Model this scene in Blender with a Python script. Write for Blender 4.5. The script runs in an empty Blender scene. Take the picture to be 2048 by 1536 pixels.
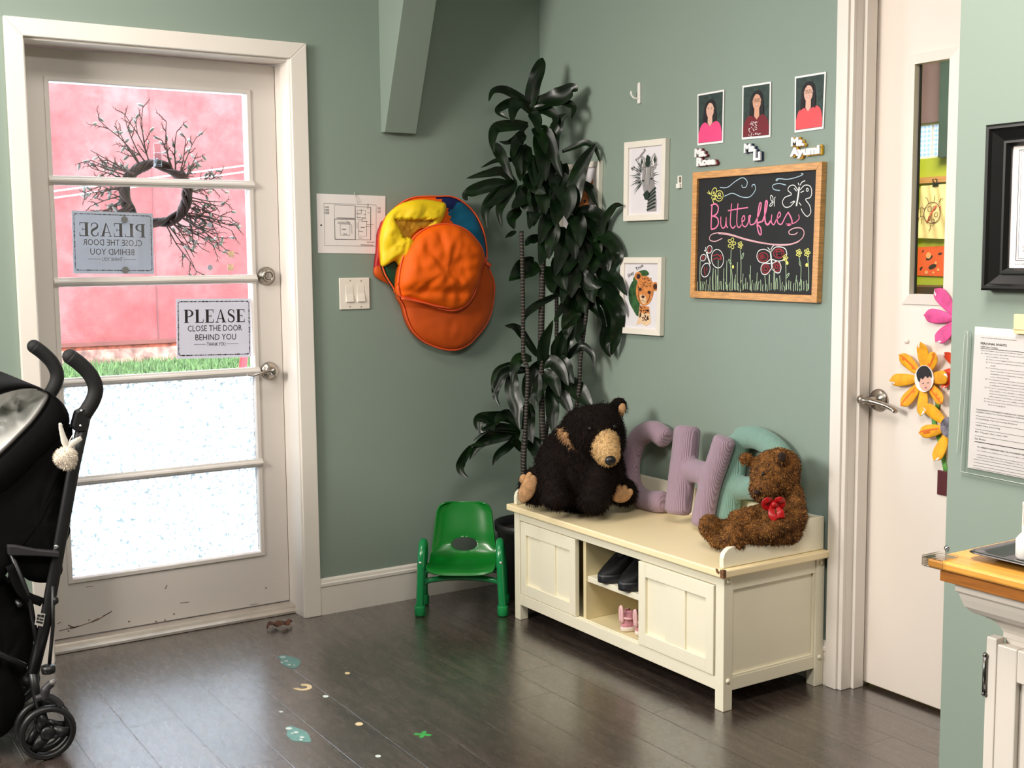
import bpy, bmesh, math, random
import numpy as np
from mathutils import Vector, Matrix, noise
random.seed(7); RNG = np.random.default_rng(7)
scene = bpy.context.scene
COL = scene.collection
# ------------------------------------------------------------------ camera
FPX = 2407.9536
CR, CU, CF = None, None, None
CAM = Vector((-2.79037, -4.14189, 1.34074))
_yaw, _pit, _rol = (math.radians(a) for a in (32.54006, 6.03812, -0.538856))
CF = Vector((math.sin(_yaw)*math.cos(_pit), math.cos(_yaw)*math.cos(_pit), -math.sin(_pit)))
_r0 = Vector((math.cos(_yaw), -math.sin(_yaw), 0)); _u0 = _r0.cross(CF)
CR = _r0*math.cos(_rol) + _u0*math.sin(_rol)
CU = _u0*math.cos(_rol) - _r0*math.sin(_rol)
cd = bpy.data.cameras.new('camera'); camo = bpy.data.objects.new('camera', cd); COL.objects.link(camo)
m = Matrix((CR, CU, -CF)).transposed().to_4x4(); m.translation = CAM
camo.matrix_world = m
cd.sensor_width = 36; cd.lens = FPX*36/2048; cd.clip_start = .05; cd.clip_end = 200
scene.camera = camo
# ------------------------------------------------------------------ light
w = bpy.data.worlds.new('sky'); scene.world = w; w.use_nodes = True
bg = w.node_tree.nodes['Background']; bg.inputs[0].default_value = (.74, .85, 1, 1); bg.inputs[1].default_value = 18.0
def area(name, loc, sx, sy, power, col, rot=(0, 0, 0)):
    l = bpy.data.lights.new(name, 'AREA'); l.shape = 'RECTANGLE'; l.size = sx; l.size_y = sy
    l.energy = power; l.color = col
    o = bpy.data.objects.new(name, l); COL.objects.link(o); o.location = loc; o.rotation_euler = rot
    return o
area('entry_ceiling_light', (-2.05, -1.0, 2.68),  .9, .5, 17, (1, .935, .87))
area('room_ceiling_light', (-2.0, -3.1, 2.70), 1.2, .6, 66, (1, .935, .87))
area('side_fill_light', (-4.35, -1.35, 2.25), 1.0, .8, 130, (1, .925, .855), Vector((1, -.08, -.30)).to_track_quat('-Z', 'Y').to_euler())  # unseen fill added on the left to brighten surfaces facing it
area('classroom_ceiling_light', (1.3, -.9, 2.70), 1.2, .6, 105, (1, .95, .85))
vs = scene.view_settings
vs.view_transform = 'Standard'; vs.look = 'None'; vs.gamma = 1; vs.exposure = 0.0; vs.use_curve_mapping = False
scene.cycles.max_bounces = 8; scene.cycles.diffuse_bounces = 4; scene.cycles.glossy_bounces = 4
scene.cycles.transparent_max_bounces = 16; scene.cycles.transmission_bounces = 6
scene.cycles.sample_clamp_indirect = 6; scene.cycles.caustics_reflective = False; scene.cycles.caustics_refractive = False
scene.cycles.use_denoising = True
# ------------------------------------------------------------------ pixel of the photo -> point on a real plane
def ray(u, v): return CF + CR*((u-1024)/FPX) - CU*((v-768)/FPX)
def on(ax, c, u, v):
    i = 'xyz'.index(ax); d = ray(u, v); return CAM + d*((c-CAM[i])/d[i])
def onp(p0, n, u, v):
    d = ray(u, v); return CAM + d*((Vector(p0)-CAM).dot(n)/d.dot(n))
def at(u, v, depth): return CAM + ray(u, v)*depth
def zp(x0, y0, s, pts): return [(x0+a/s, y0+b/s) for a, b in pts]
# ------------------------------------------------------------------ materials
def lin(c):
    c = c/255.
    return c/12.92 if c <= .04045 else ((c+.055)/1.055)**2.4
def rgb(c): return (lin(c[0]), lin(c[1]), lin(c[2]), 1)
class NT:
    def __init__(s, name):
        s.m = bpy.data.materials.new(name); s.m.use_nodes = True; s.t = s.m.node_tree
        s.b = s.t.nodes.get('Principled BSDF'); s.out = s.t.nodes.get('Material Output')
    def n(s, typ, **kw):
        x = s.t.nodes.new(typ)
        for k, v in kw.items(): setattr(x, k, v)
        return x
    def l(s, a, b): s.t.links.new(a, b)
    def coord(s, scale=(1, 1, 1), kind='Object', rot=(0, 0, 0)):
        c = s.n('ShaderNodeTexCoord'); mp = s.n('ShaderNodeMapping'); mp.inputs['Scale'].default_value = scale
        mp.inputs['Rotation'].default_value = rot
        s.l(c.outputs[kind], mp.inputs[0]); return mp.outputs[0]
    def noise(s, scale, vec, detail=4, rough=.55):
        x = s.n('ShaderNodeTexNoise'); x.inputs['Scale'].default_value = scale; x.inputs['Detail'].default_value = detail
        x.inputs['Roughness'].default_value = rough; s.l(vec, x.inputs['Vector']); return x.outputs[0]
    def ramp(s, fac, stops):
        r = s.n('ShaderNodeValToRGB'); e = r.color_ramp.elements
        while len(e) < len(stops): e.new(.5)
        for i, (p, c) in enumerate(stops): e[i].position = p; e[i].color = c
        s.l(fac, r.inputs[0]); return r.outputs[0]
    def mix(s, fac, a, b, mode='MIX'):
        x = s.n('ShaderNodeMix', data_type='RGBA', blend_type=mode)
        for sock, v in ((x.inputs[0], fac), (x.inputs[6], a), (x.inputs[7], b)):
            if hasattr(v, 'links'): s.l(v, sock)
            else: sock.default_value = v
        return x.outputs[2]
    def math(s, op, a, b=0.):
        x = s.n('ShaderNodeMath', operation=op)
        for sock, v in ((x.inputs[0], a), (x.inputs[1], b)):
            if hasattr(v, 'links'): s.l(v, sock)
            else: sock.default_value = v
        return x.outputs[0]
    def bump(s, h, strength=.3, dist=.002):
        b = s.n('ShaderNodeBump'); b.inputs['Strength'].default_value = strength; b.inputs['Distance'].default_value = dist
        s.l(h, b.inputs['Height']); s.l(b.outputs[0], s.b.inputs['Normal'])
MATS = {}
def mat(name, col, rough=.5, metal=0., var=.06, scale=9., bump=0., bscale=80., stretch=(1, 1, 1), spec=.5, emit=0., coat=0., sheen=0.):
    if name in MATS: return MATS[name]
    t = NT(name); b = t.b
    vec = t.coord(stretch)
    c = rgb(col)
    lo = tuple(x*(1-var*2) for x in c[:3])+(1,); hi = tuple(min(1, x*(1+var*2)) for x in c[:3])+(1,)
    t.l(t.ramp(t.noise(scale, vec), [(.3, lo), (.7, hi)]), b.inputs['Base Color'])
    b.inputs['Roughness'].default_value = rough; b.inputs['Metallic'].default_value = metal
    b.inputs['Specular IOR Level'].default_value = spec
    if coat: b.inputs['Coat Weight'].default_value = coat
    if sheen: b.inputs['Sheen Weight'].default_value = sheen; b.inputs['Sheen Roughness'].default_value = .5
    if bump: t.bump(t.noise(bscale, vec, 3), bump)
    if emit:
        b.inputs['Emission Color'].default_value = c; b.inputs['Emission Strength'].default_value = emit
    MATS[name] = t.m; return t.m
# ------------------------------------------------------------------ mesh builder
def ring_prism(mb, O, I, d):
    """one closed frame: outer and inner 4-corner loops pushed along d"""
    d = Vector(d); O = [Vector(p) for p in O]; I = [Vector(p) for p in I]
    vs = O+I+[p+d for p in O]+[p+d for p in I]; fs = []
    for k in range(4):
        j = (k+1) % 4; fs += [(k, j, 4+j, 4+k), (8+k, 12+k, 12+j, 8+j), (k, 8+k, 8+j, j), (4+k, 4+j, 12+j, 12+k)]
    return mb.add(vs, fs)
class MB:
    def __init__(s): s.v = []; s.f = []; s.mi = []; s.mats = []; s.cur = 0
    def use(s, mt):
        if mt not in s.mats: s.mats.append(mt)
        s.cur = s.mats.index(mt); return s
    def add(s, vs, fs):
        o = len(s.v); s.v += [tuple(x) for x in vs]
        for f in fs: s.f.append([i+o for i in f]); s.mi.append(s.cur)
        return s
    def hexa(s, p): return s.add(p, [(0, 3, 2, 1), (4, 5, 6, 7), (0, 1, 5, 4), (1, 2, 6, 5), (2, 3, 7, 6), (3, 0, 4, 7)])
    def box(s, x0, x1, y0, y1, z0, z1):
        x0, x1 = min(x0, x1), max(x0, x1); y0, y1 = min(y0, y1), max(y0, y1); z0, z1 = min(z0, z1), max(z0, z1)
        return s.hexa([(x0, y0, z0), (x1, y0, z0), (x1, y1, z0), (x0, y1, z0), (x0, y0, z1), (x1, y0, z1), (x1, y1, z1), (x0, y1, z1)])
    def prism(s, pts, d):
        """3-D polygon pushed along vector d"""
        n = len(pts); d = Vector(d)
        a = [Vector(p) for p in pts]; b = [p+d for p in a]
        return s.add(a+b, [tuple(range(n))[::-1], tuple(range(n, 2*n))] + [(i, (i+1) % n, n+(i+1) % n, n+i) for i in range(n)])
    def poly(s, pts): return s.add(pts, [tuple(range(len(pts)))])
    def tube(s, pts, r, seg=10, flat=None, caps=True):
        pts = [Vector(p) for p in pts]; n = len(pts)
        rr = r if isinstance(r, (list, tuple)) else [r]*n
        t0 = (pts[1]-pts[0]).normalized()
        up = Vector(flat[0]) if flat else (Vector((0, 0, 1)) if abs(t0.z) < .9 else Vector((1, 0, 0)))
        fs = flat[1] if flat else 1.
        vs = []; 
        for i, p in enumerate(pts):
            t = (pts[min(i+1, n-1)]-pts[max(i-1, 0)]).normalized()
            a = up - t*up.dot(t)
            a.normalize(); b = t.cross(a)
            if not flat: up = a
            for k in range(seg):
                q = 2*math.pi*k/seg
                vs.append(p + a*(math.cos(q)*rr[i]*fs) + b*(math.sin(q)*rr[i]))
        fc = [(i*seg+k, i*seg+(k+1) % seg, (i+1)*seg+(k+1) % seg, (i+1)*seg+k) for i in range(n-1) for k in range(seg)]
        if caps: fc += [tuple(range(seg))[::-1], tuple((n-1)*seg+k for k in range(seg))]
        return s.add(vs, fc)
    def capsule(s, p0, p1, r0, r1=None, seg=16, squash=None):
        r1 = r0 if r1 is None else r1; p0 = Vector(p0); p1 = Vector(p1); d = (p1-p0)
        if d.length < 1e-6: d = Vector((0, 0, 1e-4))
        d = d.normalized(); P = []; Rr = []
        for k in range(5): a = math.pi/2*(1-k/5); P.append(p0-d*(r0*math.sin(a))); Rr.append(max(r0*math.cos(a), 1e-4))
        P.append(p0); Rr.append(r0); P.append(p1); Rr.append(r1)
        for k in range(1, 6): a = math.pi/2*k/5; P.append(p1+d*(r1*math.sin(a))); Rr.append(max(r1*math.cos(a), 1e-4))
        return s.tube(P, Rr, seg, squash)
    def ell(s, c, ax, ay, az, nu=24, nv=14):
        c = Vector(c); ax, ay, az = Vector(ax), Vector(ay), Vector(az)
        vs = [c+az]; 
        for j in range(1, nv):
            th = math.pi*j/nv
            for i in range(nu):
                ph = 2*math.pi*i/nu
                vs.append(c+az*math.cos(th)+(ax*math.cos(ph)+ay*math.sin(ph))*math.sin(th))
        vs.append(c-az); fs = [(0, 1+i, 1+(i+1) % nu) for i in range(nu)]
        for j in range(nv-2):
            for i in range(nu):
                a = 1+j*nu+i; b = 1+j*nu+(i+1) % nu; fs.append((a, a+nu, b+nu, b))
        L = len(vs)-1; o = 1+(nv-2)*nu
        fs += [(L, o+(i+1) % nu, o+i) for i in range(nu)]
        return s.add(vs, fs)
    def sph(s, c, r, nu=16, nv=10): return s.ell(c, (r, 0, 0), (0, r, 0), (0, 0, r), nu, nv)
    def lathe(s, c, axis, prof, seg=28, ref=None):
        """prof: list of (radius, height along axis)"""
        c = Vector(c); ax = Vector(axis).normalized(); rf = Vector((0, 0, 1)) if abs(ax.z) < .9 else Vector((1, 0, 0))
        a = (rf-ax*rf.dot(ax)).normalized(); b = ax.cross(a); n = len(prof)
        vs = [c+ax*h+(a*math.cos(2*math.pi*k/seg)+b*math.sin(2*math.pi*k/seg))*max(r, 1e-5) for r, h in prof for k in range(seg)]
        return s.add(vs, [(i*seg+k, i*seg+(k+1) % seg, (i+1)*seg+(k+1) % seg, (i+1)*seg+k) for i in range(n-1) for k in range(seg)])
    def ribbon(s, pts, w, nrm, closed=False):
        pts = [Vector(p) for p in pts]; nrm = Vector(nrm); n = len(pts)
        if closed: pts = pts+[pts[0]]; n += 1
        ww = w if isinstance(w, (list, tuple)) else [w]*n
        vs = []
        for i, p in enumerate(pts):
            t = pts[min(i+1, n-1)]-pts[max(i-1, 0)]
            if closed and i in (0, n-1): t = pts[1]-pts[-2]
            sd = nrm.cross(t).normalized()*(ww[i]/2)
            vs += [p+sd, p-sd]
        return s.add(vs, [(2*i, 2*i+1, 2*i+3, 2*i+2) for i in range(n-1)])
    def mesh(s, name):
        me = bpy.data.meshes.new(name); me.from_pydata(s.v, [], s.f)
        for mt in s.mats: me.materials.append(mt)
        me.polygons.foreach_set('material_index', s.mi); me.update(); return me
ORIG = {}
def fixnormals(me):
    b = bmesh.new(); b.from_mesh(me); bmesh.ops.recalc_face_normals(b, faces=b.faces); b.to_mesh(me); b.free()
def place(me, name, parent=None, smooth=False, bevel=0., bseg=2, normals=False, loc=None, auto=None):
    if normals: fixnormals(me)
    if smooth: me.shade_smooth()
    o = bpy.data.objects.new(name, me); COL.objects.link(o)
    if parent is not None:
        o.parent = parent; off = ORIG.get(parent.name, Vector((0, 0, 0)))
        me.transform(Matrix.Translation(-off)); ORIG[o.name] = off
    else:
        if loc is None:
            cs = [v.co for v in me.vertices]
            loc = Vector(((min(c.x for c in cs)+max(c.x for c in cs))/2, (min(c.y for c in cs)+max(c.y for c in cs))/2, min(c.z for c in cs)))
        loc = Vector(loc); me.transform(Matrix.Translation(-loc)); o.location = loc; ORIG[o.name] = loc
    if bevel:
        md = o.modifiers.new('bevel', 'BEVEL'); md.width = bevel; md.segments = bseg; md.limit_method = 'ANGLE'; md.angle_limit = math.radians(40)
        md.harden_normals = False
    return o
def build(mb, name, mt=None, parent=None, smooth=False, bevel=0., bseg=2, normals=True, loc=None):
    if mt is not None and not mb.mats: mb.mats = [mt]
    return place(mb.mesh(name), name, parent, smooth, bevel, bseg, normals, loc)
def tag(o, label=None, cat=None, group=None, kind=None):
    if label: o['label'] = label
    if cat: o['category'] = cat
    if group: o['group'] = group
    if kind: o['kind'] = kind
    return o
def thing(name, label, cat, loc, group=None, rotz=0.):
    o = bpy.data.objects.new(name, None); COL.objects.link(o); o.location = loc; o.rotation_euler = (0, 0, rotz); o.empty_display_size = .05
    ORIG[o.name] = Vector(loc) if not rotz else Vector((0, 0, 0))
    return tag(o, label, cat, group)
def struct(o): o['kind'] = 'structure'; return o
def evaluated(mb, mods, name='tmp'):
    """mesh after modifiers: list of (type, settings)"""
    me = mb.mesh(name); fixnormals(me); o = bpy.data.objects.new(name, me); COL.objects.link(o)
    for ty, st in mods:
        md = o.modifiers.new('m', ty)
        for k, v in st.items(): setattr(md, k, v)
    dg = bpy.context.evaluated_depsgraph_get(); dg.update()
    r = bpy.data.meshes.new_from_object(o.evaluated_get(dg))
    bpy.data.objects.remove(o); bpy.data.meshes.remove(me)
    return r
def soft(mb, voxel=.008, it=6, fac=.5, name='soft'):
    return evaluated(mb, [('REMESH', dict(mode='VOXEL', voxel_size=voxel)), ('SMOOTH', dict(iterations=it, factor=fac))], name)
# text -> (verts, faces) in its own plane, cached
TXT = {}
def text(body, offset=0., extrude=0., bevel=0., res=2):
    k = (body, offset, extrude, bevel, res)
    if k in TXT: return TXT[k]
    c = bpy.data.curves.new('t', 'FONT'); c.body = body; c.size = 1; c.offset = offset; c.extrude = extrude; c.bevel_depth = bevel
    c.resolution_u = res; c.bevel_resolution = 1
    o = bpy.data.objects.new('t', c); COL.objects.link(o)
    dg = bpy.context.evaluated_depsgraph_get(); dg.update()
    me = bpy.data.meshes.new_from_object(o.evaluated_get(dg))
    r = ([tuple(v.co) for v in me.vertices], [tuple(p.vertices) for p in me.polygons])
    bpy.data.objects.remove(o); bpy.data.meshes.remove(me); bpy.data.curves.remove(c)
    TXT[k] = r; return r
class Quad:
    """flat rectangle given by its four corners in the photo (tl, tr, br, bl), lying on a real wall plane"""
    def __init__(s, P, n): s.tl, s.tr, s.br, s.bl = [Vector(p) for p in P]; s.n = Vector(n).normalized()
    def __call__(s, a, b, off=0.):
        p = (s.bl*(1-a)+s.br*a)*(1-b)+(s.tl*(1-a)+s.tr*a)*b
        return p+s.n*off
    def card(s, mb, off=0., a0=0, b0=0, a1=1, b1=1, th=.0008):
        return mb.prism([s(a0, b0, off), s(a1, b0, off), s(a1, b1, off), s(a0, b1, off)], s.n*-th)
    def poly(s, mb, pts, off): return mb.poly([s(a, b, off) for a, b in pts])
    def ell(s, mb, a, b, ra, rb, off, n=18, rot=0.):
        c, q = math.cos(rot), math.sin(rot)
        return s.poly(mb, [(a+ra*math.cos(t)*c-rb*math.sin(t)*q*(ra/rb if 0 else 1), b+ra*math.cos(t)*q+rb*math.sin(t)*c) for t in [2*math.pi*i/n for i in range(n)]], off)
    def line(s, mb, pts, w, off, closed=False): return mb.ribbon([s(a, b, off) for a, b in pts], w, s.n, closed)
    def text(s, mb, body, a0, b0, a1, b1, off, bold=0., extrude=0., bevel=0., res=2):
        V, F = text(body, bold, extrude, bevel, res)
        if not V: return mb
        xs = [v[0] for v in V]; ys = [v[1] for v in V]; x0, x1, y0, y1 = min(xs), max(xs), min(ys), max(ys)
        k = (s(a1, b0)-s(a0, b0)).length/(x1-x0)
        return mb.add([s(a0+(a1-a0)*(v[0]-x0)/(x1-x0), b0+(b1-b0)*(v[1]-y0)/(y1-y0), off+v[2]*k) for v in V], F)
def quad_on(ax, c, px, n): return Quad([on(ax, c, *q) for q in px], n)
NL = (0, -1, 0); NR = (-1, 0, 0)
def smoothpath(pts, sub=6, closed=False):
    P = [Vector(p) for p in pts]; n = len(P); out = []
    if n < 3: return P
    rng = range(n) if closed else range(n-1)
    for i in rng:
        a = P[(i-1) % n] if (closed or i > 0) else P[i]*2-P[i+1]
        b = P[i]; c = P[(i+1) % n]; d = P[(i+2) % n] if (closed or i+2 < n) else c*2-b
        for k in range(sub):
            t = k/sub
            out.append(.5*((2*b)+(c-a)*t+(2*a-5*b+4*c-d)*t*t+(3*b-a-3*c+d)*t**3))
    if not closed: out.append(P[-1])
    return out
def sp2(pts, sub=6, closed=False): return [(p.x, p.y) for p in smoothpath([Vector((a, b, 0)) for a, b in pts], sub, closed)]
def inpoly(x, y, P):
    r = False; j = len(P)-1
    for i in range(len(P)):
        if (P[i][1] > y) != (P[j][1] > y) and x < (P[j][0]-P[i][0])*(y-P[i][1])/(P[j][1]-P[i][1])+P[i][0]: r = not r
        j = i
    return r
def fur(me, n, L, wd, comb=Vector((0, 0, -1)), lift=.55, rnd=.5, keep=None, mi=0):
    """thin curved hairs as real strips, added to the same mesh"""
    me.calc_loop_triangles(); nv = len(me.vertices)
    co = np.empty(nv*3); me.vertices.foreach_get('co', co); co = co.reshape(-1, 3)
    T = np.array([t.vertices[:] for t in me.loop_triangles]); A, B, Cc = co[T[:, 0]], co[T[:, 1]], co[T[:, 2]]
    N = np.cross(B-A, Cc-A); ar = np.linalg.norm(N, axis=1); N /= ar[:, None]+1e-12
    idx = RNG.choice(len(T), n, p=ar/ar.sum()); r1 = np.sqrt(RNG.random(n)); r2 = RNG.random(n)
    P = A[idx]*(1-r1)[:, None]+B[idx]*(r1*(1-r2))[:, None]+Cc[idx]*(r1*r2)[:, None]; N = N[idx]
    if keep is not None:
        k = np.array([keep(p) for p in P]); P, N = P[k], N[k]; n = len(P)
    cb = np.array(comb)[None, :]; D = N*lift+cb*(1-lift)+RNG.normal(0, rnd, (n, 3))*.6
    D /= np.linalg.norm(D, axis=1)[:, None]
    S = np.cross(D, N+RNG.normal(0, .3, (n, 3))); S /= np.linalg.norm(S, axis=1)[:, None]+1e-9
    ll = L*(.6+.8*RNG.random(n))[:, None]; W = wd*(.7+.6*RNG.random(n))[:, None]
    mid = P+D*ll*.55+N*ll*.08; D2 = D+np.array(comb)[None, :]*.35; tip = mid+D2*ll*.5
    V = np.stack([P+S*W, P-S*W, mid+S*W*.7, mid-S*W*.7, tip], 1).reshape(-1, 3)
    verts = [tuple(c) for c in co]+[tuple(c) for c in V]
    F = [tuple(p.vertices) for p in me.polygons]; mis = [p.material_index for p in me.polygons]
    for i in range(n):
        o = nv+5*i; F.append((o, o+1, o+3, o+2)); F.append((o+2, o+3, o+4)); mis += [mi, mi]
    m2 = bpy.data.meshes.new(me.name); m2.from_pydata(verts, [], F)
    for q in me.materials: m2.materials.append(q)
    m2.polygons.foreach_set('material_index', mis); m2.update(); m2.shade_smooth()
    return m2
def puff(outline, plane, thick, back=0., rings=9, wr=0., wscale=9., fn=None, sub=4, prof=.5, seed=0.):
    """cushion-like cloth lump: smooth closed outline (photo px) on a wall plane, front bulging towards the room"""
    ax, c = plane; O = sp2(outline, sub, True); n = len(O)
    cx = sum(p[0] for p in O)/n; cy = sum(p[1] for p in O)/n
    nrm = Vector(NL) if ax == 'y' else Vector(NR)
    vs = []; px = []
    for r in range(rings+1):
        q = r/rings
        for (u, v) in O:
            uu, vv = cx+(u-cx)*q, cy+(v-cy)*q
            p = on(ax, c, uu, vv); h = thick*(1-q**2.4)**prof
            h += wr*(noise.noise(Vector((uu/wscale/4+seed, vv/wscale/4, seed)))+.6*noise.noise(Vector((uu/wscale*.9, vv/wscale*.6+seed, 3))))*min(1, (1-q)*4+.15)
            if fn: h += fn(uu, vv)
            vs.append(p+nrm*h); px.append((uu, vv))
    fs = []
    for r in range(rings):
        for i in range(n):
            j = (i+1) % n; fs.append((r*n+i, r*n+j, (r+1)*n+j, (r+1)*n+i))
    k = len(vs); o = rings*n
    vs += [on(ax, c, *O[i])-nrm*back for i in range(n)]; px += list(O)
    fs += [(o+i, o+(i+1) % n, k+(i+1) % n, k+i) for i in range(n)]
    fs.append(tuple(k+i for i in range(n)))
    return vs, fs, px
# ------------------------------------------------------------------ surfaces
def wallpaint(name, col):
    return mat(name, col, rough=.55, var=.012, scale=1.5, bump=.05, bscale=160, spec=.35)
GREEN = wallpaint('sage_wall_paint', (136, 151, 140))
WHITE = mat('white_trim_paint', (232, 225, 216), .42, var=.012, scale=3)
DOORW = mat('white_door_paint', (234, 224, 214), .4, var=.01, scale=2)
CREAM = mat('cream_lacquer', (240, 234, 210), .35, var=.012, scale=4)
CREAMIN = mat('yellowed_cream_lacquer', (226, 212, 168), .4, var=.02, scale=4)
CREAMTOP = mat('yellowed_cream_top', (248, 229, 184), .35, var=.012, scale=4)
DOORG = mat('backlit_door_white', (206, 199, 192), .4, var=.012, scale=2)  # glass door white, greyed so the leaf's backlit shade sits in its colour
CEIL = mat('ceiling_white', (206, 204, 198), .8, var=.01)
NICKEL = mat('brushed_nickel', (176, 168, 158), .25, 1., var=.02, scale=40)
STEEL = mat('polished_steel', (200, 200, 205), .12, 1., var=.01)
BLACKP = mat('black_plastic', (14, 14, 15), .45, var=.05)
def floor_material():
    t = NT('dark_plank_floor'); b = t.b
    g = t.n('ShaderNodeNewGeometry'); sx = t.n('ShaderNodeSeparateXYZ'); t.l(g.outputs['Position'], sx.inputs[0])
    W, L = .147, 1.22
    xr = t.math('DIVIDE', t.math('ADD', sx.outputs[0], 2.078+W*40), W); row = t.math('FLOOR', xr)
    wn = t.n('ShaderNodeTexWhiteNoise', noise_dimensions='1D'); t.l(row, wn.inputs['W'])
    yr = t.math('ADD', t.math('DIVIDE', t.math('ADD', sx.outputs[1], 20.), L), wn.outputs[0]); cell = t.math('FLOOR', yr)
    def edge(v, size): 
        f = t.math('FRACT', v); d = t.math('MINIMUM', f, t.math('SUBTRACT', 1., f)); return t.math('MULTIPLY', d, size)
    d = t.math('MINIMUM', edge(xr, W), edge(yr, L))
    seam = t.math('LESS_THAN', d, .0008)
    wn2 = t.n('ShaderNodeTexWhiteNoise', noise_dimensions='2D'); cb = t.n('ShaderNodeCombineXYZ')
    t.l(row, cb.inputs[0]); t.l(cell, cb.inputs[1]); t.l(cb.outputs[0], wn2.inputs['Vector'])
    cb2 = t.n('ShaderNodeCombineXYZ')
    t.l(t.math('ADD', t.math('MULTIPLY', sx.outputs[0], 30.), t.math('MULTIPLY', wn2.outputs[0], 50.)), cb2.inputs[0])
    t.l(t.math('MULTIPLY', sx.outputs[1], 3.2), cb2.inputs[1]); 
    gr = t.noise(1.0, cb2.outputs[0], 7, .68)
    cb3 = t.n('ShaderNodeCombineXYZ'); t.l(t.math('MULTIPLY', sx.outputs[0], 60.), cb3.inputs[0]); t.l(t.math('MULTIPLY', sx.outputs[1], 16.), cb3.inputs[1])
    fine = t.noise(1., cb3.outputs[0], 5, .7)
    base = t.ramp(gr, [(.25, rgb((24, 20, 18))), (.45, rgb((54, 45, 41))), (.6, rgb((76, 64, 59))), (.78, rgb((110, 93, 83)))])
    base = t.mix(.35, base, t.ramp(fine, [(.3, rgb((22, 19, 17))), (.7, rgb((80, 69, 62)))]), 'MIX')
    tone = t.ramp(wn2.outputs[0], [(0., (.72, .72, .72, 1)), (1., (1.12, 1.1, 1.08, 1))])
    base = t.mix(1., base, tone, 'MULTIPLY')
    base = t.mix(seam, base, rgb((20, 17, 16)))
    t.l(base, b.inputs['Base Color'])
    t.l(t.ramp(fine, [(.2, (.20, .20, .20, 1)), (.8, (.33, .33, .33, 1))]), b.inputs['Roughness'])
    b.inputs['Specular IOR Level'].default_value = 1.0
    b.inputs['Coat Weight'].default_value = .9; b.inputs['Coat IOR'].default_value = 1.7; b.inputs['Coat Roughness'].default_value = .28
    h = t.math('ADD', t.math('MULTIPLY', t.math('MINIMUM', d, .0022), 450.), t.math('MULTIPLY', fine, .05))
    t.bump(h, 1., .0008)
    return t.m
FLOORM = floor_material()
def glass_material(name, tint=(1, 1, 1), refl=.06):
    t = NT(name); t.t.nodes.remove(t.b)
    tr = t.n('ShaderNodeBsdfTransparent'); tr.inputs[0].default_value = (*tint, 1)
    gl = t.n('ShaderNodeBsdfGlossy'); gl.inputs['Roughness'].default_value = .02
    lw = t.n('ShaderNodeFresnel'); lw.inputs[0].default_value = 1.25
    mx = t.n('ShaderNodeMixShader'); t.l(t.math('ADD', t.math('MULTIPLY', lw.outputs[0], .8), refl*.2), mx.inputs[0])
    t.l(tr.outputs[0], mx.inputs[1]); t.l(gl.outputs[0], mx.inputs[2]); t.l(mx.outputs[0], t.out.inputs[0]); return t.m
GLASS = glass_material('clear_glass', (.97, .98, .98))
def frosted_material():
    t = NT('frosted_mosaic_film'); t.t.nodes.remove(t.b)
    vec = t.coord((1, 1, 1))
    v = t.n('ShaderNodeTexVoronoi', feature='F1'); v.inputs['Scale'].default_value = 88; t.l(vec, v.inputs['Vector'])
    br = t.n('ShaderNodeTexWave'); br.inputs['Scale'].default_value = 30; br.inputs['Distortion'].default_value = 14; br.inputs['Detail'].default_value = 2; br.inputs['Detail Scale'].default_value = 2.5
    t.l(t.coord((1, 1, 1), rot=(0, .8, 0)), br.inputs['Vector'])
    pat = t.math('ADD', t.math('MULTIPLY', v.outputs['Distance'], .8), t.math('MULTIPLY', br.outputs['Fac'], .32))
    col = t.ramp(pat, [(.22, (.98, .98, .98, 1)), (.52, (.80, .82, .82, 1)), (.8, (.32, .36, .35, 1))])
    tl = t.n('ShaderNodeBsdfTranslucent'); t.l(col, tl.inputs[0])
    rf = t.n('ShaderNodeBsdfRefraction'); rf.inputs['Roughness'].default_value = .45; rf.inputs['IOR'].default_value = 1.02; t.l(col, rf.inputs[0])
    mx = t.n('ShaderNodeMixShader'); mx.inputs[0].default_value = .4
    t.l(tl.outputs[0], mx.inputs[1]); t.l(rf.outputs[0], mx.inputs[2])
    gl = t.n('ShaderNodeBsdfGlossy'); gl.inputs['Roughness'].default_value = .2
    m2 = t.n('ShaderNodeMixShader'); m2.inputs[0].default_value = .04
    t.l(mx.outputs[0], m2.inputs[1]); t.l(gl.outputs[0], m2.inputs[2]); t.l(m2.outputs[0], t.out.inputs[0]); return t.m
FROST = frosted_material()
def thin_card(name, col, tr=.5):
    """paper thin enough for the daylight behind it to come through"""
    t = NT(name); c = t.ramp(t.noise(9, t.coord((1, 1, 1))), [(.3, tuple(x*.97 for x in rgb(col)[:3])+(1,)), (.7, rgb(col))])
    t.l(c, t.b.inputs['Base Color']); t.b.inputs['Roughness'].default_value = .7
    tl = t.n('ShaderNodeBsdfTranslucent'); t.l(c, tl.inputs[0]); mx = t.n('ShaderNodeMixShader'); mx.inputs[0].default_value = tr
    t.l(t.b.outputs[0], mx.inputs[1]); t.l(tl.outputs[0], mx.inputs[2]); t.l(mx.outputs[0], t.out.inputs[0]); return t.m
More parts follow.
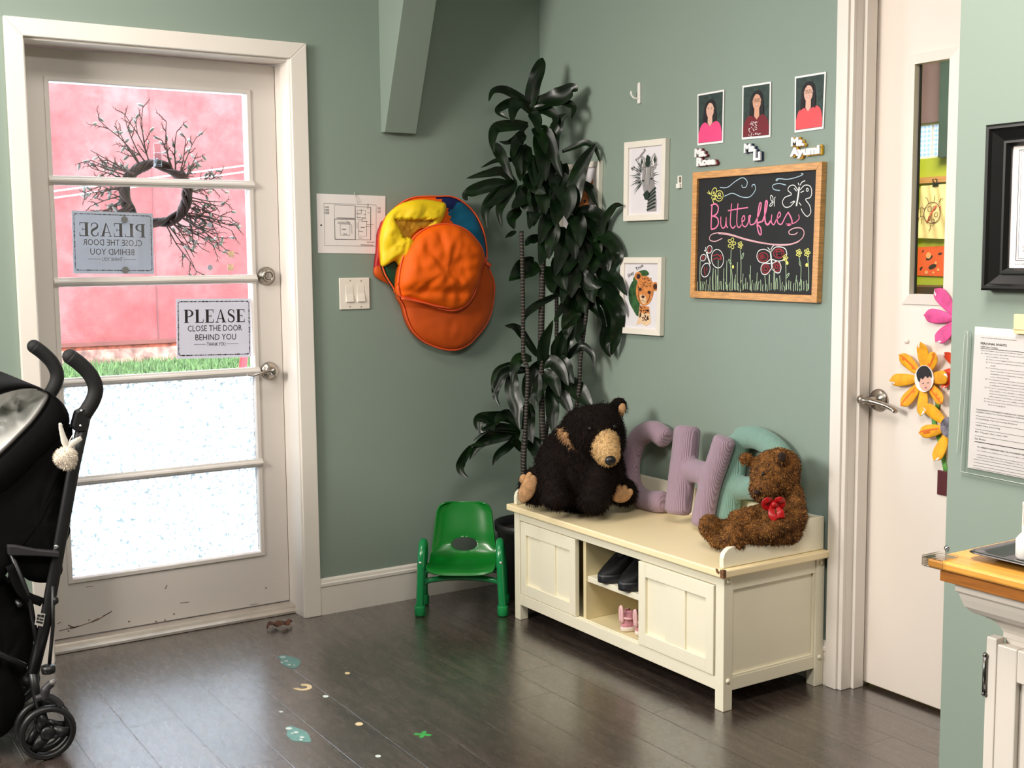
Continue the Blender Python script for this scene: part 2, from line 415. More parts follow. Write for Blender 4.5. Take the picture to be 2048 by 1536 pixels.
# ------------------------------------------------------------------ room shell
struct(build(MB().box(-4.7, 2.6, -6.2, .16, -.1, 0), 'floor', FLOORM))
struct(build(MB().box(-4.7, 2.6, -6.2, .16, 2.75, 2.85), 'ceiling', CEIL))
DL, DR, DT = -1.984, -1.080, 2.052        # glass door opening
struct(build(MB().box(-4.6, DL-.005, 0, .16, 0, 2.75).box(DR+.005, 0.12, 0, .16, 0, 2.75).box(DL-.005, DR+.005, 0, .16, DT+.005, 2.75), 'wall_left', GREEN))
D2A, D2B, D2T = -1.655, -2.555, 2.12      # white door opening (y range)
struct(build(MB().box(0, .12, D2A+.005, 0, 0, 2.75).box(0, .12, -6.1, D2B-.005, 0, 2.75).box(0, .12, D2B-.005, D2A+.005, D2T+.005, 2.75), 'wall_right', GREEN))
struct(build(MB().box(-.78, -.66, -6.1, -2.607, 0, 2.75), 'wall_partition', GREEN))
struct(build(MB().box(-4.7, -4.6, -6.2, .16, 0, 2.75), 'wall_far', GREEN))
struct(build(MB().box(-4.6, .12, -6.2, -6.1, 0, 2.75), 'wall_rear', GREEN))
# sloping boxed-in brace high on the wall
XB0, XB1 = -.722, -.588
mb = MB().hexa([(XB0, 0, 1.81), (XB1, 0, 1.81), (XB1, -.03, 1.808), (XB0, -.03, 1.808), (XB0, 0, 2.75), (XB1, 0, 2.75), (XB1, -.385, 2.75), (XB0, -.385, 2.75)])
struct(build(mb, 'trim_1', GREEN, bevel=.002))
# casing of the glass door
cL, cR, cT, ciL, ciR, ciT = -2.040, -1.022, 2.109, DL, DR-.004, DT
mb = MB().hexa([(cL, -.02, 0), (ciL, -.02, 0), (ciL, 0, 0), (cL, 0, 0), (cL, -.02, cT), (ciL, -.02, ciT), (ciL, 0, ciT), (cL, 0, cT)])
mb.hexa([(ciR, -.02, 0), (cR, -.02, 0), (cR, 0, 0), (ciR, 0, 0), (ciR, -.02, ciT), (cR, -.02, cT), (cR, 0, cT), (ciR, 0, ciT)])
mb.hexa([(ciL, -.02, ciT), (ciR, -.02, ciT), (ciR, 0, ciT), (ciL, 0, ciT), (cL, -.02, cT), (cR, -.02, cT), (cR, 0, cT), (cL, 0, cT)])
struct(build(mb, 'trim_2', WHITE, bevel=.0025))
# jamb lining with its stop
LF = .145                                  # door leaf front
mb = MB().box(DL-.004, DL, 0, .2, 0, DT+.004).box(DR, DR+.004, 0, .2, 0, DT+.004).box(DL, DR, 0, .2, DT, DT+.004)
mb.box(DR-.010, DR, -.012, .07, .0, DT).box(DL, DL+.006, .0, .07, .0, DT).box(DL, DR, .0, .07, DT-.008, DT)
struct(build(mb, 'trim_3', WHITE, bevel=.0015))
# baseboards
def baseprof(z): return [(0, 0), (-.014, 0), (-.014, .105), (-.017, .109), (-.017, .119), (-.012, .123), (-.010, .132), (-.004, .138), (0, .138)]
P = baseprof(0)
struct(build(MB().prism([(cR, a, b) for a, b in P], (-cR, 0, 0)), 'baseboard_left', WHITE))
struct(build(MB().prism([(a, 0, b) for a, b in P], (0, -1.595, 0)), 'baseboard_right', WHITE))
# casing of the white door
A0, A1 = -1.597, -1.640
mb = MB().box(-.02, 0, A1, A0, 0, D2T+.05).box(-.012, 0.0, D2A, A1, 0, D2T).box(-.02, 0, D2B-.06, D2B-.005, 0, D2T+.05).box(-.02, 0, D2B-.005, D2A+.005, D2T, D2T+.05)
mb.box(0, .14, D2A, D2A+.004, 0, D2T).box(0, .14, D2B-.004, D2B, 0, D2T).box(0, .14, D2B, D2A, D2T, D2T+.004)
mb.box(.03, .075, D2A-.012, D2A, 0, D2T).box(.03, .075, D2B, D2A, D2T-.012, D2T)
struct(build(mb, 'trim_4', WHITE, bevel=.003))
# ------------------------------------------------------------------ glass door
gx0, gx1 = on('y', LF, 97, 163).x, on('y', LF, 490, 187).x
gx0 = (gx0+on('y', LF, 145, 1157).x)/2; gx1 = (gx1+on('y', LF, 523, 1104).x)/2
gz1 = (on('y', LF, 97, 163).z+on('y', LF, 490, 187).z)/2; gz0 = (on('y', LF, 145, 1157).z+on('y', LF, 523, 1104).z)/2
LB = LF+.045
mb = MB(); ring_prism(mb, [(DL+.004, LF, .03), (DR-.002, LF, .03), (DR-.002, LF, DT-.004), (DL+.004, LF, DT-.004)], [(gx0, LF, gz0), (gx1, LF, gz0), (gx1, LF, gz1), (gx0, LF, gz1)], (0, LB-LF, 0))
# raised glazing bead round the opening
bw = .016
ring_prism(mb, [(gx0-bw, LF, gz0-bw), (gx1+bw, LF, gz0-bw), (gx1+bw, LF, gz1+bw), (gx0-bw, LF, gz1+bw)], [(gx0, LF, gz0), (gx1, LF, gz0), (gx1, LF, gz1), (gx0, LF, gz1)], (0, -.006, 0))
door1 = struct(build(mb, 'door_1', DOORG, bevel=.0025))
mz = []
for v0, v1 in ((352, 372), (555, 575), (758, 776), (962, 973)):
    mz.append((on('y', LF, 112, v0).z, on('y', LF, 112, v1).z))
mz[0] = (mz[0][0], mz[0][0]-.030)
for z1, z0 in mz:
    zc = (z0+z1)/2
    P = [(0, -.016), (-.004, -.015), (-.006, -.010), (-.013, -.006), (-.016, 0), (-.013, .006), (-.006, .010), (-.004, .015), (0, .016)]
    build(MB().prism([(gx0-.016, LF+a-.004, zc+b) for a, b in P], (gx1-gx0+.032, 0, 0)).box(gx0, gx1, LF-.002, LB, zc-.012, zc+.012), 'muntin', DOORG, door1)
edges = [gz1]+[(a+b)/2 for a, b in mz]+[gz0]
GP = LF+.022
for i in range(5):
    build(MB().box(gx0, gx1, GP, GP+.004, edges[i+1]+.004, edges[i]-.004), 'glass_pane' if i < 3 else 'frosted_pane', GLASS if i < 3 else FROST, door1)
# dirt scuffs low on the door
SC = mat('scuff_dirt', (120, 98, 82), .8, var=.2)
mb = MB(); R0 = random.Random(3)
def wl(u, v): return on('y', LF, u, v)+Vector((0, -.0006, 0))
for pts, wd in (([(140, 1258), (165, 1250), (195, 1240), (224, 1222)], .003), ([(118, 1262), (140, 1256), (158, 1252)], .003), ([(136, 1250), (150, 1256)], .004), ([(114, 1248), (122, 1244)], .003),
                ([(330, 1178), (334, 1170)], .003), ([(360, 1206), (378, 1204)], .002), ([(172, 1174), (186, 1172)], .002), ([(500, 1210), (515, 1207)], .002), ([(183, 1244), (190, 1240), (198, 1236)], .004), ([(205, 1232), (222, 1224)], .002)):
    mb.ribbon([wl(*p) for p in pts], wd, NL)
for u, v in ((137, 1262), (142, 1254), (330, 1240), (348, 1228), (312, 1243), (532, 1176), (258, 1243), (178, 1240)):
    mb.poly([wl(u+2.5*math.cos(k), v+1.6*math.sin(k)) for k in range(6)])
build(mb, 'scuff_marks', SC, door1, normals=False)
# deadbolt and lever, nickel
c = on('y', LF, 532, 552)
mb = MB().lathe(c, NL, [(0, -.001), (.034, 0), (.034, .006), (.029, .010), (.027, .016), (.024, .020), (.024, .024), (.016, .026), (.015, .022), (0, .022)], 36)
db = build(mb, 'deadbolt', NICKEL, door1, True)
build(MB().lathe(c+Vector((0, -.022, 0)), NL, [(.0135, 0), (.0125, .004), (0, .004)], 24).box(c.x-.0015, c.x+.0015, c.y-.028, c.y-.025, c.z-.007, c.z+.007), 'lock_cylinder', NICKEL, db)
c = on('y', LF, 538, 741)
mb = MB().lathe(c, NL, [(0, -.001), (.033, 0), (.033, .006), (.027, .011), (.020, .015), (.014, .02), (.013, .045), (.016, .048), (.016, .062), (.010, .066), (0, .066)], 36)
lv = build(mb, 'lever_handle', NICKEL, door1, True)
q = c+Vector((0, -.055, 0))
pts = smoothpath([q, q+Vector((-.025, 0, .002)), q+Vector((-.055, .002, -.003)), q+Vector((-.082, .006, -.010)), q+Vector((-.104, .010, -.006))])
build(MB().tube(pts, [.011-.006*i/len(pts) for i in range(len(pts))], 12, ((0, 0, 1), .7)), 'lever', NICKEL, lv, True)
# threshold
P = [(-.0, 0.002), (-.0, .010), (.012, .016), (.020, .016), (.022, .022), (.032, .022), (.034, .027), (.06, .027), (.115, .028), (.115, .002)]
struct(build(MB().prism([(DL+.001, .068+a, b) for a, b in P], (DR-DL-.002, 0, 0)), 'trim_5', mat('aluminium_threshold', (205, 196, 186), .35, .6, var=.05)))
# ------------------------------------------------------------------ white door with narrow window
DX = .085
wy0, wy1 = on('x', DX, 1840, 350).y, on('x', DX, 1892, 350).y
wz1, wz0 = on('x', DX, 1868, 128).z, on('x', DX, 1862, 580).z
wy0 = on('x', DX-.014, 1826, 240).y; wy1 = on('x', DX-.014, 1897, 122).y-.002; wz1 = on('x', DX-.014, 1860, 123).z; wz0 = on('x', DX-.014, 1860, 589).z
mb = MB(); ring_prism(mb, [(DX, D2A-.004, .012), (DX, D2B+.004, .012), (DX, D2B+.004, D2T-.006), (DX, D2A-.004, D2T-.006)], [(DX, wy0, wz0), (DX, wy1, wz0), (DX, wy1, wz1), (DX, wy0, wz1)], (.015, 0, 0)); ring_prism(mb, [(DX+.015, D2A-.004, .012), (DX+.015, D2B+.004, .012), (DX+.015, D2B+.004, D2T-.006), (DX+.015, D2A-.004, D2T-.006)], [(DX+.015, wy0+.05, wz0-.02), (DX+.015, wy1-.02, wz0-.02), (DX+.015, wy1-.02, wz1+.05), (DX+.015, wy0+.05, wz1+.05)], (.030, 0, 0))
door2 = struct(build(mb, 'door_2', DOORW, bevel=.002))
fw = .030
def frame_bevelled(mb, x, y0, y1, z0, z1, fw, th):
    """raised moulding round the lite, sloping inwards"""
    I = [(y0, z0), (y1, z0), (y1, z1), (y0, z1)]; s = 1 if y1 > y0 else -1
    O = [(y0-s*fw, z0-fw), (y1+s*fw, z0-fw), (y1+s*fw, z1+fw), (y0-s*fw, z1+fw)]
    for k in range(4):
        j = (k+1) % 4
        mb.hexa([(x, *O[k]), (x, *O[j]), (x, *I[j]), (x, *I[k]), (x-th*.5, *O[k]), (x-th*.5, *O[j]), (x-th, *I[j]), (x-th, *I[k])])
mb = MB(); frame_bevelled(mb, DX, wy0, wy1, wz0, wz1, fw, .012)
build(mb, 'window_frame', DOORW, door2)
build(MB().box(DX+.0155, DX+.0195, wy1-.015, wy0+.012, wz0-.01, wz1+.012), 'glass_pane', GLASS, door2)
build(MB().box(DX+.009, DX+.0150, wy0-.005, wy0-.0005, wz0, wz1), 'glazing_gasket', BLACKP, door2)
c = on('x', DX, 1759, 800)
mb = MB().lathe(c, NR, [(0, -.001), (.034, 0), (.034, .005), (.030, .009), (.027, .010), (.022, .016), (.013, .02), (.012, .045), (.0135, .05), (0, .052)], 36)
kn = build(mb, 'lever_handle', NICKEL, door2, True)
q = c+Vector((-.05, 0, 0))
pts = smoothpath([q+Vector((-.004, .022, .003)), q+Vector((-.006, 0, .003)), q+Vector((-.004, -.03, 0)), q+Vector((.002, -.06, -.006)), q+Vector((.004, -.09, -.016)), q+Vector((.002, -.100, -.022))])
n = len(pts)
build(MB().tube(pts, [.0125 if i < n*.35 else .0125-.004*(i/n) for i in range(n)], 14, ((0, 0, 1), .72)).sph(pts[0], .0145), 'lever', NICKEL, kn, True)
build(MB().lathe(on('x', DX, 1814, 682), NR, [(.0085, 0), (.008, .004), (.005, .006), (0, .0065)], 20), 'screw_cap', DOORW, door2, True)
mb = MB()
for pts in ([(1690, 1195), (1690, 1204)],): pass
# ------------------------------------------------------------------ classroom seen through the narrow window
XC = 2.4
LIME = mat('lime_wall_paint', (176, 184, 52), .6, var=.03, scale=3)
MAUVE = mat('mauve_wall_paint', (128, 102, 102), .7, var=.05, scale=6)
DKGR = mat('dark_green_paint', (60, 78, 70), .6)
def xc(u, v, d=0): return on('x', XC-d, u, v)
zt, zb = xc(1868, 244).z, xc(1866, 316).z
yl, yr = xc(1836, 280).y+.25, xc(1888, 280).y
mb = MB().box(XC, XC+.1, -2.7, 1.2, zt, 2.75).box(XC, XC+.1, yl, 1.2, zb, zt).box(XC, XC+.1, -2.7, yr, zb, zt)
mb.use(MAUVE); mb.mi = [0]*len(mb.f)
struct(build(mb, 'wall_classroom_upper', MAUVE))
struct(build(MB().box(XC, XC+.1, -2.7, 1.2, 0, zb), 'wall_classroom', LIME))
struct(build(MB().box(.12, XC+.1, 1.2, 1.3, 0, 2.75).box(.12, XC+.1, -2.8, -2.7, 0, 2.75), 'wall_classroom_side', LIME))
struct(build(MB().box(.12, XC+.2, .16, 1.3, 2.75, 2.85), 'ceiling_classroom', CEIL)); struct(build(MB().box(.12, XC+.2, .16, 1.3, -.1, 0), 'floor_classroom', FLOORM)); struct(build(MB().box(.12, .16, .16, 1.2, 0, 2.75), 'wall_classroom_return', LIME))
struct(build(MB().box(XC-.05, XC, xc(1893, 250).y-.25, yr-.004, zb-.005, 2.75), 'trim_6', DKGR))
LAT = NT('lattice_privacy_film'); LAT.t.nodes.remove(LAT.b)
ck = LAT.n('ShaderNodeTexChecker'); ck.inputs['Scale'].default_value = 60; LAT.l(LAT.coord((1, 1, 1), rot=(.785, 0, 0)), ck.inputs[0])
ck.inputs[1].default_value = (.42, .42, .42, 1); ck.inputs[2].default_value = (.25, .30, .33, 1)
tl = LAT.n('ShaderNodeBsdfTranslucent'); LAT.l(ck.outputs[0], tl.inputs[0]); tp = LAT.n('ShaderNodeBsdfTransparent'); LAT.l(ck.outputs[0], tp.inputs[0])
mx = LAT.n('ShaderNodeMixShader'); mx.inputs[0].default_value = .35; LAT.l(tl.outputs[0], mx.inputs[1]); LAT.l(tp.outputs[0], mx.inputs[2]); LAT.l(mx.outputs[0], LAT.out.inputs[0])
mb = MB().box(XC+.02, XC+.05, yl, yl-.03, zb, zt).box(XC+.02, XC+.05, yr, yr+.012, zb, zt).box(XC+.02, XC+.05, yr, yl, zt-.012, zt).box(XC+.02, XC+.05, yr, yl, zb, zb+.012)
ym = xc(1857, 280).y; mb.box(XC+.03, XC+.045, ym-.004, ym+.004, zb, zt)
w1 = struct(build(mb, 'window_1', WHITE))
build(MB().box(XC+.036, XC+.038, yr, yl, zb, zt), 'window_pane', LAT.m, w1)
za, zc_ = xc(1866, 354).z, xc(1866, 366).z
tag(build(MB().box(XC-.02, XC-.001, -.7, .9, zc_, za), 'display_rail', mat('pine_rail', (196, 140, 84), .5, var=.12, stretch=(1, 1, 20))), 'tan wooden display rail on the lime classroom wall, seen through the door window', 'rail')
# canvas bag with a ladybug drawn on it
PAPER = mat('white_paper', (236, 230, 228), .7, var=.01)
CANVAS = mat('cream_canvas', (240, 214, 150), .85, var=.05, scale=14)
Q = Quad([xc(1843, 372, .022), xc(1893, 368, .022), xc(1891, 478, .022), xc(1832, 476, .022)], NR)
bagt = thing('drawstring_bag', 'cream cloth bag with a ladybug drawing clipped up behind the door window', 'bag', Q(.5, 0))
V = []; F = []
mb = MB().use(CANVAS); n = 14
vs = [Q(i/n, j/n, .004+.006*math.sin(i*1.3+j*.5)*(1-abs(j/n-.5))) for j in range(n+1) for i in range(n+1)]
mb.add(vs, [(j*(n+1)+i, j*(n+1)+i+1, (j+1)*(n+1)+i+1, (j+1)*(n+1)+i) for j in range(n) for i in range(n)])
mb.prism([Q(0, 0, 0), Q(1, 0, 0), Q(1, 1, 0), Q(0, 1, 0)], (.003, 0, 0))
build(mb, 'cloth', None, bagt, True)
INK = mat('brown_marker', (90, 40, 30), .8, var=.02); INKR = mat('red_marker', (205, 90, 60), .8, var=.02)
mb = MB(); o = .0115
Q.line(mb, [(.55+.30*math.cos(t), .48+.20*math.sin(t)) for t in [k*.35 for k in range(18)]], .004, o, True)
for a, b, r in ((.45, .55, .07), (.62, .57, .05), (.70, .45, .06), (.48, .38, .06), (.60, .33, .05)): Q.line(mb, [(a+r*math.cos(t), b+r*.7*math.sin(t)) for t in [k*.6 for k in range(11)]], .003, o, True)
for p in ([(.28, .55), (.12, .60), (.08, .53)], [(.26, .42), (.10, .40), (.06, .34)], [(.40, .66), (.34, .76), (.25, .77)], [(.60, .69), (.62, .80)], [(.50, .29), (.52, .18), (.46, .14)], [(.75, .64), (.86, .74), (.95, .73)]): Q.line(mb, p, .003, o)
mb.use(mb.mats[0] if mb.mats else INK)
build(mb, 'ladybug_drawing', INK, bagt, normals=False)
mb = MB(); Q.line(mb, [(.38, .30), (.55, .50), (.70, .62)], .008, o); Q.line(mb, [(.8, .58), (.84, .6), (.82, .52)], .006, o)
build(mb, 'red_wing_line', INKR, bagt, normals=False)
c = xc(1871, 368, .03)
tag(build(MB().prism([c+Vector((0, a, b)) for a, b in ((-.02, -.012), (.02, -.012), (.012, .006), (-.012, .006))], (.016, 0, 0)).tube([c+Vector((-.0, -.008, .005)), c+Vector((-.008, -.014, .022)), c+Vector((-.008, -.004, .024))], .003, 6).tube([c+Vector((-.0, .008, .005)), c+Vector((-.008, .014, .022)), c+Vector((-.008, .004, .024))], .003, 6), 'binder_clip', BLACKP), 'small black binder clip holding the ladybug bag to the rail', 'clip')
Q = Quad([xc(1836, 494, .006), xc(1889, 492, .006), xc(1887, 553, .006), xc(1834, 551, .006)], NR)
cp = thing('collage_paper', 'orange construction paper with dark cut-out scraps below the ladybug bag', 'artwork', Q(.5, 0))
mb = MB(); Q.card(mb, 0, th=.002); build(mb, 'paper', mat('orange_paper', (236, 96, 40), .8, var=.04), cp)
SCR = mat('dark_brown_scrap', (50, 34, 26), .8); SCP = mat('pale_peach_scrap', (240, 170, 110), .8)
for a, b, r, q in ((.45, .62, .14, .5), (.58, .32, .16, .4), (.15, .25, .08, .9), (.85, .75, .08, .2), (.2, .85, .05, 1)):
    mb = MB(); Q.ell(mb, a, b, r, r*.5, .001, 9, q); build(mb, 'dark_scrap', SCR, cp, normals=False)
for a, b, r in ((.42, .7, .1), (.7, .45, .05), (.36, .12, .06), (.8, .22, .05), (.62, .12, .04)):
    mb = MB(); Q.ell(mb, a, b, r, r*1.1, .0016, 10); build(mb, 'pale_scrap', SCP, cp, normals=False)
zsh = xc(1862, 568).z
tag(build(MB().box(XC-.3, XC-.005, -.8, .9, zsh-.03, zsh-.005).box(XC-.3, XC-.005, -.8, .9, 0, zsh-.7).box(XC-.3, XC-.27, -.8, .9, 0, zsh-.03), 'low_cupboard', mat('dark_wood_cupboard', (70, 46, 32), .5)), 'dark low cupboard at the bottom edge of the door window view', 'cupboard')
# ------------------------------------------------------------------ outside the glass door
def outdoor():
    t = NT('pink_stucco'); b = t.b; v = t.coord((1, 1, 1))
    a = t.noise(1.1, v, 8, .66); c = t.noise(3.2, v, 6, .7)
    col = t.ramp(a, [(.34, rgb((94, 33, 31))), (.5, rgb((104, 46, 43))), (.62, rgb((119, 70, 66)))])
    col = t.mix(.35, col, t.ramp(c, [(.3, rgb((94, 28, 27))), (.7, rgb((126, 76, 71)))]))
    t.l(col, b.inputs['Base Color']); b.inputs['Roughness'].default_value = .9; t.bump(t.noise(60, v, 4), .3, .01); return t.m
PINK = outdoor(); YW = 12.3
def yw(u, v, d=0): return on('y', YW-d, u, v)
zf = yw(230, 682).z
struct(build(MB().box(-6, 12, YW, YW+.3, zf, 9), 'wall_neighbour', PINK))
FT = mat('rough_footing', (132, 93, 80), .95, var=.3, scale=9, bump=1., bscale=14); FB = mat('orange_footing_band', (126, 62, 42), .95, var=.3, scale=12, bump=1., bscale=20)
zk = yw(230, 697).z
struct(build(MB().box(-6, 12, YW-.05, YW+.3, zk, zf-.04), 'trim_9', FB))
struct(build(MB().box(-6, 12, YW-.08, YW+.3, -.05, zk), 'trim_10', FT))
struct(build(MB().box(-6, 12, YW-.10, YW+.05, zf-.05, zf), 'trim_7', mat('dark_drip_edge', (88, 42, 31), .8)))
JT = mat('stucco_joint', (88, 50, 48), .9); LN = mat('white_cable', (240, 236, 236), .6)
mb = MB()
for u in (302,): mb.box(yw(u, 300).x-.006, yw(u, 300).x+.006, YW-.006, YW, zf, 6)
for k in (-3.2, 3.4, 6.6): mb.box(yw(302, 300).x+k-.006, yw(302, 300).x+k+.006, YW-.006, YW, zf, 6)
struct(build(mb, 'trim_8', JT))
mb = MB()
mb.tube([yw(85, 395, .1)+Vector((-1, 0, -.10)), yw(490, 318, .1)+Vector((1.5, 0, .15))], .010, 6); mb.tube([yw(85, 408, .1)+Vector((-1, 0, -.1)), yw(490, 331, .1)+Vector((1.5, 0, .15))], .010, 6)
tag(build(mb, 'wall_cable', LN), 'pair of white cables running slantwise across the pink wall outside', 'cable')
# ground outside
yg0 = on('z', -.02, 300, 748).y
PAVE = mat('pale_concrete', (198, 194, 198), .9, var=.04, scale=4, bump=.1)
struct(build(MB().box(-6, 12, .16, 14, -.3, -.06), 'ground', PAVE))
GR = mat('lawn_green', (70, 90, 46), .9, var=.32, scale=9)
mb = MB().use(GR).box(-6, 10, yg0, YW-.10, -.06, -.03); Rg = random.Random(5)
for k in range(7000):
    x, y = Rg.uniform(-3.5, 5), Rg.uniform(yg0, YW-.16); h = Rg.uniform(.04, .12); a = Rg.uniform(0, 3.14); dx, dy = .012*math.cos(a), .012*math.sin(a)
    mb.add([(x-dx, y-dy, -.03), (x+dx, y+dy, -.03), (x+Rg.uniform(-.04, .04), y+Rg.uniform(-.04, .04), -.03+h)], [(0, 1, 2)])
tag(build(mb, 'grass', GR, normals=False), 'green lawn strip along the foot of the pink wall outside', 'grass', kind='stuff')
c = on('z', -.05, 484, 748)
tag(build(MB().tube([c, c+Vector((.10, .0, .62))], .05, 8), 'red_post', mat('red_paint', (140, 8, 14), .5)), 'leaning red post on the lawn behind the door sign', 'post')
# ------------------------------------------------------------------ bench
BX0, BX1, BY0, BY1 = -.433, -.016, -.453, -1.585
ZT0, ZT1 = .409, .432
bench = thing('storage_bench', 'cream white storage bench with two sliding panel doors against the right wall', 'bench', (-.22, -1.02, 0))
mb = MB().box(BX0-.022, -.016, BY1-.02, BY0+.02, ZT0, ZT1)
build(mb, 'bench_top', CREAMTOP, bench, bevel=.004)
L = .036
for x0, x1 in ((BX0, BX0+L), (BX1-L, BX1)):
    for y0, y1 in ((BY0-L, BY0), (BY1, BY1+L)):
        build(MB().box(x0, x1, y0, y1, 0, ZT0-.0005), 'leg', CREAM, bench, bevel=.002)
yA, yB = BY1+L, BY0-L
build(MB().box(BX0+.002, BX0+.022, yA, yB, .376, ZT0-.0005), 'top_rail', CREAM, bench, bevel=.0015)
build(MB().box(BX0+.002, BX0+.022, yA, yB, .058, .098).box(BX0+.005, BX0+.009, yA, yB, .098, .101).box(BX0+.016, BX0+.02, yA, yB, .098, .101), 'bottom_rail', CREAM, bench, bevel=.0015)
# carcass
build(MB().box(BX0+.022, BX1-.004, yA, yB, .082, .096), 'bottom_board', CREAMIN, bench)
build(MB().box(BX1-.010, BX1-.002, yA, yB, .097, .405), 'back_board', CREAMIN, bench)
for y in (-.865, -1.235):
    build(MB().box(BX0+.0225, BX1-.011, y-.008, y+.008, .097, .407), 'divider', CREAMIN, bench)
build(MB().box(BX0+.028, BX1-.011, -1.226, -.874, .229, .249), 'shelf', CREAM, bench, bevel=.0015)
for s, y in ((1, BY0), (-1, BY1)):
    o = MB(); yy = y-s*.012
    o.box(BX0+L, BX1-L, y-s*.004, yy-s*.008, .362, ZT0-.0006).box(BX0+L, BX1-L, y-s*.004, yy-s*.008, .058, .098)
    o.box(BX0+L, BX1-L, y-s*.013, y-s*.019, .098, .362)
    o.box(BX0+L, BX0+L+.006, y-s*.006, y-s*.013, .098, .362).box(BX1-L-.006, BX1-L, y-s*.006, y-s*.013, .098, .362).box(BX0+L+.006, BX1-L-.006, y-s*.006, y-s*.013, .098, .104)
    build(o, 'end_panel', CREAM, bench, bevel=.0012)
    if s < 0:
        for x, z in ((BX0+L/2, .392), (BX0+L/2, .092), (BX1-L/2, .392), (BX1-L/2, .092)):
            build(MB().lathe((x, y, z), (0, -1, 0), [(.0075, 0), (.007, .003), (.004, .0055), (0, .006)], 16), 'screw_cap', CREAM, bench, True)
def door_panel(y0, y1, z0, z1, xf):
    b = MB(); st = .034; x1 = xf+.018
    b.box(xf, x1, y0, y0-st, z0, z1).box(xf, x1, y1+st, y1, z0, z1).box(xf+.0006, x1, y0-st, y1+st, z1-.046, z1).box(xf+.0006, x1, y0-st, y1+st, z0, z0+.042)
    w = (y0-st)-(y1+st)
    b.box(xf+.010, x1-.003, y0-st, y1+st, z0+.042, z1-.046)
    b.box(xf+.004, xf+.010, y0-st-w*.33, y0-st-w*.66, z0+.042, z1-.046)
    return b
d = build(door_panel(BY0-L-.004, -.838, .101, .373, BX0+.001), 'sliding_door', CREAM, bench, bevel=.0016)
d = build(door_panel(-1.190, BY1+L+.006, .101, .373, BX0-.003), 'sliding_door', CREAM, bench, bevel=.0016)
# end boards with a scooped profile and the back board above the seat
def gallery(y, s):
    P = [(-.435, .433), (-.435, .462), (-.430, .476), (-.418, .487), (-.400, .493), (-.36, .497), (-.17, .500), (-.14, .505), (-.118, .518), (-.105, .530), (-.09, .536), (-.02, .536), (-.02, .433)]
    return MB().prism([(a, y, b) for a, b in P], (0, s*.018, 0))
build(gallery(BY1+.002, 1), 'end_board', CREAM, bench, bevel=.002)
build(gallery(BY0-.002, -1), 'end_board', CREAM, bench, bevel=.002)
build(MB().box(-.036, -.018, BY1+.021, BY0-.021, .433, .534), 'back_rail', CREAM, bench, bevel=.002)
build(MB().box(BX0-.0235, BX0-.012, BY1-.0215, BY1-.008, .412, .4345).prism([(BX0-.0235, BY1-.006, .428), (BX0-.0235, BY1+.012, .4335), (BX0-.0235, BY1+.008, .424), (BX0-.0235, BY1-.002, .420)], (.006, 0, 0)), 'worn_corner', mat('bare_wood_chip', (110, 74, 46), .9, var=.4, scale=120), bench)
# ------------------------------------------------------------------ shoes
BLKL = mat('black_shoe_cloth', (13, 13, 15), .6, var=.1, spec=.3); BLKS = mat('black_rubber_sole', (26, 27, 32), .45)
def shoe(name, label, group, c, ang, L, W, H, upper, sole, extra=None, shaft=None):
    t = thing(name, label, 'shoe', c, group); R = Matrix.Rotation(ang, 4, 'Z'); c = Vector(c)
    def T(x, y, z): return c+R @ Vector((x, y, z))
    out = []
    for k in range(28):
        a = 2*math.pi*k/28; x = math.cos(a); wv = W/2*(1+.16*x)*(1-.12*math.exp(-((x+.1)/.35)**2)); out.append((x*L/2, math.sin(a)*wv))
    b = MB()
    n = 28; vs = []
    for z, s in ((.0, .93), (.003, .99), (H*.16, 1.0), (H*.22, .985)): vs += [T(x*s, y*s, z) for x, y in out]
    fs = [(j*n+i, j*n+(i+1) % n, (j+1)*n+(i+1) % n, (j+1)*n+i) for j in range(3) for i in range(n)]+[tuple(range(n))[::-1], tuple(3*n+i for i in range(n))]
    b.add(vs, fs); build(b, 'sole', sole, t, True)
    b = MB(); vs = []; lv = 8
    for j in range(lv+1):
        q = j/lv
        for x, y in out:
            xx = x/(L/2); top = H*(.48+.0*xx) if xx > .1 else H*(1.-.0*xx)
            hgt = H*.2+(top-H*.2)*q if xx < .1 else H*.2+(H*(.95-.5*min(1, (xx-.1)/.8))-H*.2)*q
            sh = 1-.30*q**2; xs = x*(1-.22*q**2)-(L*.12*q**2 if xx > 0 else -L*.0)
            vs.append(T(xs*.97, y*sh*.95, hgt))
    fs = [(j*n+i, j*n+(i+1) % n, (j+1)*n+(i+1) % n, (j+1)*n+i) for j in range(lv) for i in range(n)]
    o = len(vs); 
    for s, dz in ((.82, 0), (.7, -H*.22)): vs += [vs[lv*n+i]*s+T(-L*.10, 0, H*.8+dz)*(1-s)-Vector((0, 0, 0)) for i in range(n)]
    fs += [(lv*n+i, lv*n+(i+1) % n, o+(i+1) % n, o+i) for i in range(n)]+[(o+i, o+(i+1) % n, o+n+(i+1) % n, o+n+i) for i in range(n)]+[tuple(o+n+i for i in range(n))]
    b.add(vs, fs); build(b, 'upper', upper, t, True)
    if extra: extra(t, T, L, W, H)
    return t
zs = .2492
def tongue(t, T, L, W, H):
    build(MB().box(0, 1e-3, 0, 1e-3, 0, 1e-3) if False else MB().capsule(T(L*.10, 0, H*.62), T(-L*.02, 0, H*1.05), W*.2, W*.16), 'tongue', BLKL, t, True)
shoe('black_shoe', 'left shoe of the black pair on the middle shelf of the bench', None, (-.305, -.972, zs), math.pi, .25, .094, .138, BLKL, BLKS, tongue)
shoe('black_shoe', 'right shoe of the black pair, half behind the right bench door', None, (-.308, -1.082, zs), math.pi+.06, .25, .096, .142, BLKL, BLKS, tongue)
